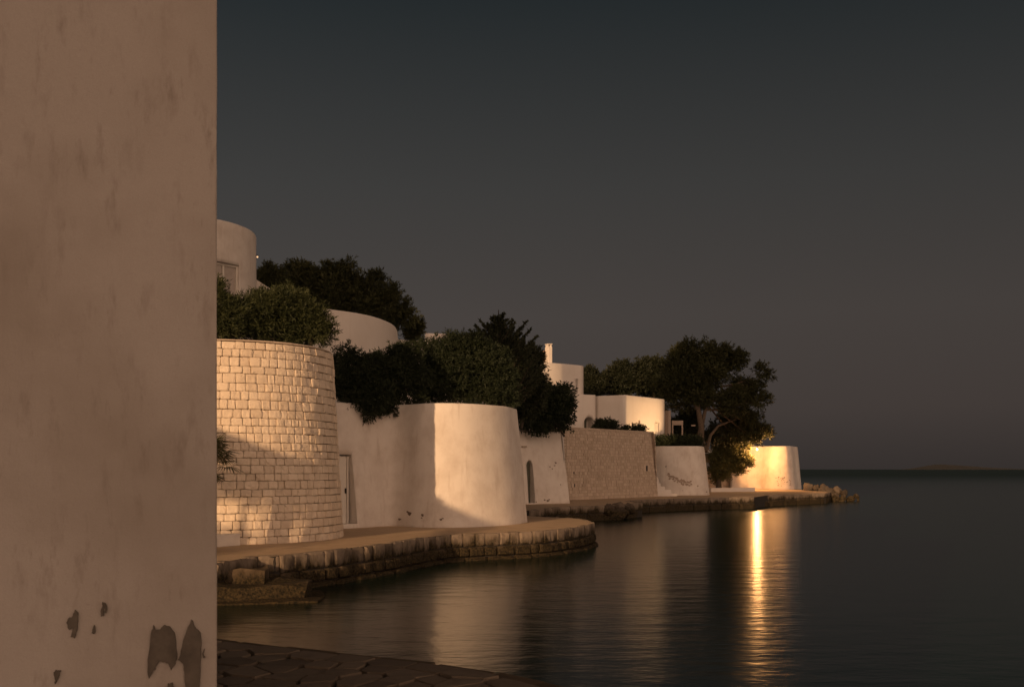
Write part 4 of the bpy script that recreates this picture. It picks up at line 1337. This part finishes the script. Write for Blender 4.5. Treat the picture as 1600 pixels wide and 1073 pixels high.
# the big pine on the terrace
def big_pine():
    Y = 76
    bl = [(1078, 556, 28, 19), (1120, 551, 24, 18), (1143, 566, 20, 20), (1100, 588, 42, 22), (1062, 588, 30, 26), (1046, 612, 22, 16), (1184, 582, 13, 11), (1189, 602, 12, 9),
          (1165, 604, 22, 14), (1181, 624, 19, 8), (1142, 628, 26, 17), (1088, 618, 32, 18), (1037, 639, 11, 5), (1056, 640, 16, 8), (1150, 650, 27, 10, 4), (1178, 655, 20, 8, 4.5),
          (1162, 673, 34, 11, 5.5), (1132, 667, 24, 14, 4.5), (1187, 672, 18, 7, 5.2), (1145, 680, 22, 7, 4.6), (1172, 682, 20, 6, 4.8), (1200, 586, 8, 7), (1196, 627, 10, 6)]
    b = px_blobs(bl, Y, .95)
    foot = at(1098, 705, 74); foot.z = 3.7
    t = thing('pine_tree', foot, 'big spreading pine on the terrace, its underside lit by the quay lamp', 'tree')
    link('crown', leaves_mesh('crown', *crown(lobes(b, 9, .42, 3, .68), clumps=1200, seed=41, **dict(PK, clump_r=.32, L=.22, W=.055, twigs=12, leaves=11)), seed=41), M['pine'], t)
    k1, k2, k3 = at(1096, 668, 74.5), at(1091, 640, 75), at(1102, 640, 75.5)
    items = [([foot, at(1094, 685, 74.2), k1, k2], [.34, .27, .23, .17]), ([k1, k3, at(1120, 605, 76)], [.16, .13, .08]), ([k2, at(1075, 612, 76), at(1068, 585, 76)], [.15, .1, .05]),
             ([foot + Vector((.3, .3, 0)), at(1110, 680, 75), at(1122, 665, 76.5), at(1150, 655, 77.5)], [.14, .11, .09, .04]), ([k2, at(1098, 600, 76), at(1115, 560, 76)], [.13, .1, .04]),
             ([at(1120, 605, 76), at(1150, 600, 76), at(1180, 590, 76)], [.08, .06, .02]), ([at(1102, 640, 75.5), at(1135, 640, 76), at(1175, 626, 76)], [.09, .07, .02])]
    for q in b: items.append(([at(1100, 625, 76), Vector(q[0]) * .6 + at(1100, 625, 76) * .4, Vector(q[0])], [.05, .035, .012]))
    link('trunk', tubes_mesh('trunk', items, 8), M['bark'], t)
big_pine()

# lamplit bush, hedge and small terrace plants
b = px_blobs([(1128, 710, 20, 20), (1150, 706, 16, 18), (1152, 722, 22, 16), (1125, 732, 16, 18), (1168, 720, 11, 11), (1163, 700, 8, 9), (1138, 694, 10, 8), (1120, 744, 8, 10)], 81.8, .8)
ft = Vector(at(1123, 765, 81.4)); ft.z = ZQ
plant('bush', 'round bush beside the lamp on the quay, lit on its right side', 'bush', ft, lobes(b, 9, .42, 8), 'bush_leaf', [([ft, at(1123, 752, 81.5), at(1126, 740, 82)], [.28, .22, .16]), ([at(1123, 752, 81.5), at(1140, 735, 82), at(1158, 720, 82)], [.16, .1, .04])], bark='bark_dark', seed=51, clumps=620, clump_r=.24, L=.16, W=.045, twigs=9, leaves=10)
b = px_blobs([(u, 690 + (k % 2), 9, 7) for k, u in enumerate(range(1026, 1096, 9))], 68.9, 1.0)
ft = Vector((b[3][0][0], 68.9, 3.85))
plant('hedge', 'low clipped hedge on top of the small round bastion', 'hedge', ft, b, 'laurel', fork(ft, b, .04, 8), seed=52, clumps=330, crown_name='foliage', stem_name='stem', clump_r=.2, L=.12, W=.045, twigs=9, leaves=9)
b = px_blobs([(945, 667, 9, 5), (957, 668, 8, 4), (938, 666, 5, 5)], 64.2, 1.0); ft = Vector((b[0][0][0], 64.2, 4.5))
plant('shrub', 'small spiky plant on the long stone wall below the cubic house', 'shrub', ft, b, 'laurel', None, seed=53, clumps=70, crown_name='foliage', clump_r=.2, L=.2, W=.05, twigs=8, leaves=8)
b = px_blobs([(985, 671, 10, 3), (1000, 671, 7, 4)], 64.8, 1.0); ft = Vector((b[0][0][0], 64.8, 4.5))
plant('shrub', 'low plant on the right end of the long stone wall', 'shrub', ft, b, 'laurel', None, seed=54, clumps=40, crown_name='foliage', clump_r=.2, L=.14, W=.05, twigs=8, leaves=8)

b = px_blobs([(1060, 668, 14, 12), (1078, 672, 14, 14), (1075, 655, 14, 10), (1118, 682, 12, 10)], 79, .8); ft = Vector((b[1][0][0], 79, 3.9))
plant('shrub', 'dark shrubbery behind the white pergola under the pine', 'shrub', ft, lobes(b, 8, .45, 9), 'far_leaf', fork(ft, b, .05, 9), seed=55, clumps=260, crown_name='foliage', stem_name='stem', **FK)

# fan palm in front of the stone tower
def fan_palm(name, crownpt, foot, label, n, rad, seed, dry=True):
    r = random.Random(seed)
    t = thing(name, foot, label, 'palm')
    link('trunk', tubes_mesh('trunk', [([foot, foot.lerp(crownpt, .5), crownpt], [.13, .12, .1])], 9, .3), M['bark'], t)
    for k in range(n):
        a = 2 * math.pi * k / n + r.uniform(-.25, .25); el = r.uniform(-.5, 1.2)
        d = Vector((math.cos(a) * math.cos(el), math.sin(a) * math.cos(el), math.sin(el)))
        hub = crownpt + d * rad * r.uniform(.35, .55)
        side = d.cross(Vector((0, 0, 1))).normalized(); upv = side.cross(d).normalized()
        V, Fc = [], []
        w = .008
        V += [crownpt + side * w, crownpt - side * w, hub - side * w, hub + side * w]; Fc.append((0, 1, 2, 3))
        for j in range(22):
            th = -1.9 + 3.8 * j / 21
            bd = (d * math.cos(th) + side * math.sin(th)).normalized(); l = rad * .55 * (1 - .12 * abs(th)) * r.uniform(.9, 1.1)
            bn = bd.cross(upv).normalized() * .014
            o = len(V); m1 = hub + bd * l * .55 + upv * .05 * abs(math.sin(th)); tp = hub + bd * l - Vector((0, 0, .09 * l / .5)) * r.uniform(.5, 1.3)
            V += [hub, m1 + bn, tp, m1 - bn]; Fc.append((o, o + 1, o + 2, o + 3))
        me = mesh('frond', V, Fc)
        at_ = me.attributes.new('var', 'FLOAT', 'POINT'); at_.data.foreach_set('value', np.full(len(V), r.random(), dtype=np.float32))
        link('frond', me, M['dry'] if (dry and el < -.25) else M['palm'], t)
fan_palm('fan_palm', at(318, 728, 20.6), Vector((at(314, 728, 20.6).x, 20.6, ZQ)), 'fan palm at the plaster wall edge in front of the stone tower', 26, .95, 3)
fan_palm('fan_palm', at(322, 762, 20.2), Vector((at(320, 762, 20.2).x, 20.2, ZQ)), 'low young fan palm under the taller one by the plaster wall', 12, .5, 5, False)

# ------------------------------------------------------------------ beyond the frame: what throws the long evening shadows
def sunpos(p, w, z):
    """p across the light, w along it"""
    return Vector((p * math.cos(SUN_AZ) + w * math.sin(SUN_AZ), -p * math.sin(SUN_AZ) + w * math.cos(SUN_AZ), z))
def lean_to():
    w0 = 2.0; k = math.tan(SUN_EL)
    t = thing('lean_to_roof', sunpos(-14.5, w0, ZQ), 'sloping lean-to roof on posts left of the plaster wall, outside the picture', 'shelter')
    a, b = (-18.5, 7.45 - w0 * k), (-12.3, 4.93 - w0 * k)
    V = []
    for p, z in (a, b):
        for w in (w0, w0 + .5):
            for dz in (0, -.62): V.append(sunpos(p, w, z + dz))
    link('roof', mesh('roof', V, [(0, 2, 6, 4), (1, 5, 7, 3), (0, 1, 3, 2), (4, 6, 7, 5), (0, 4, 5, 1), (2, 3, 7, 6)]), M['wood'], t)
    for p in (-18.2, -16.6):
        z = a[1] + (p - a[0]) / (b[0] - a[0]) * (b[1] - a[1]) - .6
        q = sunpos(p, w0 + .2, 0)
        link('post', bm_mesh('post', lambda bm: bm_box(bm, Vector((q.x, q.y, (z + ZQ) / 2)), (.12, .12, z - ZQ))), M['wood'], t)
lean_to()
def shade_tree():
    w0 = 3.2
    r = random.Random(3); bl = []
    for k in range(17):
        p = r.uniform(-17.0, -13.6); z = r.uniform(2.2, 4.9) - (p + 15) * .25
        c = sunpos(p, w0 + r.uniform(-.5, .5), z)
        bl.append((np.array(c), np.array([.3, .3, .2]) * r.uniform(.6, 1.3)))
    ft = sunpos(-15, w0, ZQ)
    plant('shade_tree', 'loose garden tree left of the plaster wall, outside the picture', 'tree', ft, bl, 'oleander', fork(ft, bl, .08, 5), seed=61, clumps=125, clump_r=.16, L=.16, W=.06, twigs=7, leaves=7)
shade_tree()
c = sunpos(-4.6, -26, 0)
tb = thing('white_house', Vector((c.x, c.y, ZQ)), 'white house across the lane behind the photographer, outside the picture', 'house')
hw = [sunpos(p, w, 0) for p, w in ((-8.6, -26), (-.5, -26), (-.5, -31), (-8.6, -31))]
link('wall', loft_wall('wall', [(q.x, q.y) for q in hw], ZQ - .1, 10.6, 0, .6, .8, .02, .5, .06), M['white_far'], tb)
for k in range(3):
    q = sunpos(-7 + k * 2.4, -25.98, 5.2)
    box('window', q, (.9, .06, 1.3), M['pane'], tb, -SUN_AZ, .01)

# unseen blocks and a leafy canopy, added to keep far walls and shrubs shaded
tv = thing('shade_blocks', sunpos(-22, -10, ZQ), 'unseen stepped white blocks at left, added to keep the far walls in shade', 'house')
for nm, pa, pb, z in (('lower_block', -27.2, -24.75, 18.4), ('upper_block', -24.7, -17.5, 25.5), ('side_block', -38, -27.25, 24.0)):
    hw = [sunpos(p, w, 0) for p, w in ((pa, -10), (pb, -10), (pb, -14), (pa, -14))]
    link(nm, loft_wall(nm, [(q.x, q.y) for q in hw], ZQ - .1, z, 0, .8, 1.0, .02, .5, .06), M['white_far'], tv)
r = random.Random(12); bl = []
for k in range(34):
    p = r.uniform(-18.2, -11.8)
    bl.append((np.array(sunpos(p, -4 + r.uniform(-1.2, 1.2), r.uniform(13.0, 16.0))), np.array([.8, .8, .55]) * r.uniform(.7, 1.2)))
ft = sunpos(-19.2, -4, ZQ); fk = sunpos(-18.6, -4, 10.6)
limbs = [([ft, ft.lerp(fk, .5), fk], [.3, .25, .2])] + [([fk, fk.lerp(Vector(bl[i][0]), .5) + Vector((0, 0, .5)), Vector(bl[i][0])], [.12, .08, .03]) for i in range(0, 34, 4)]
plant('shade_canopy', 'unseen high flat leaf canopy at left, added to shade the bastion shrubs', 'tree', ft, bl, 'pine', limbs, seed=62, clumps=420, **dict(PK, clump_r=.55, L=.34, W=.13, twigs=18, leaves=9))

# second unseen canopy farther back, added to shade the far tower and big pine
r = random.Random(13); bl = []
for k in range(64):
    p = r.uniform(-18.4, -9.8)
    bl.append((np.array(sunpos(p, -10 + r.uniform(-1.5, 1.5), r.uniform(17.6, 28.5))), np.array([1.3, 1.3, 1.0]) * r.uniform(.7, 1.2)))
ft = sunpos(-19.0, -10, ZQ); ft2 = sunpos(-16.5, -10, 18)
limbs = [([ft, ft.lerp(ft2, .5), ft2, sunpos(-14.5, -10, 26)], [.45, .38, .3, .1])]
plant('tall_shade_canopy', 'unseen very tall leaf canopy at left, added to shade the far tower and big pine', 'tree', ft, bl, 'pine', limbs, seed=63, clumps=620, **dict(PK, clump_r=.8, L=.5, W=.24, twigs=16, leaves=9))
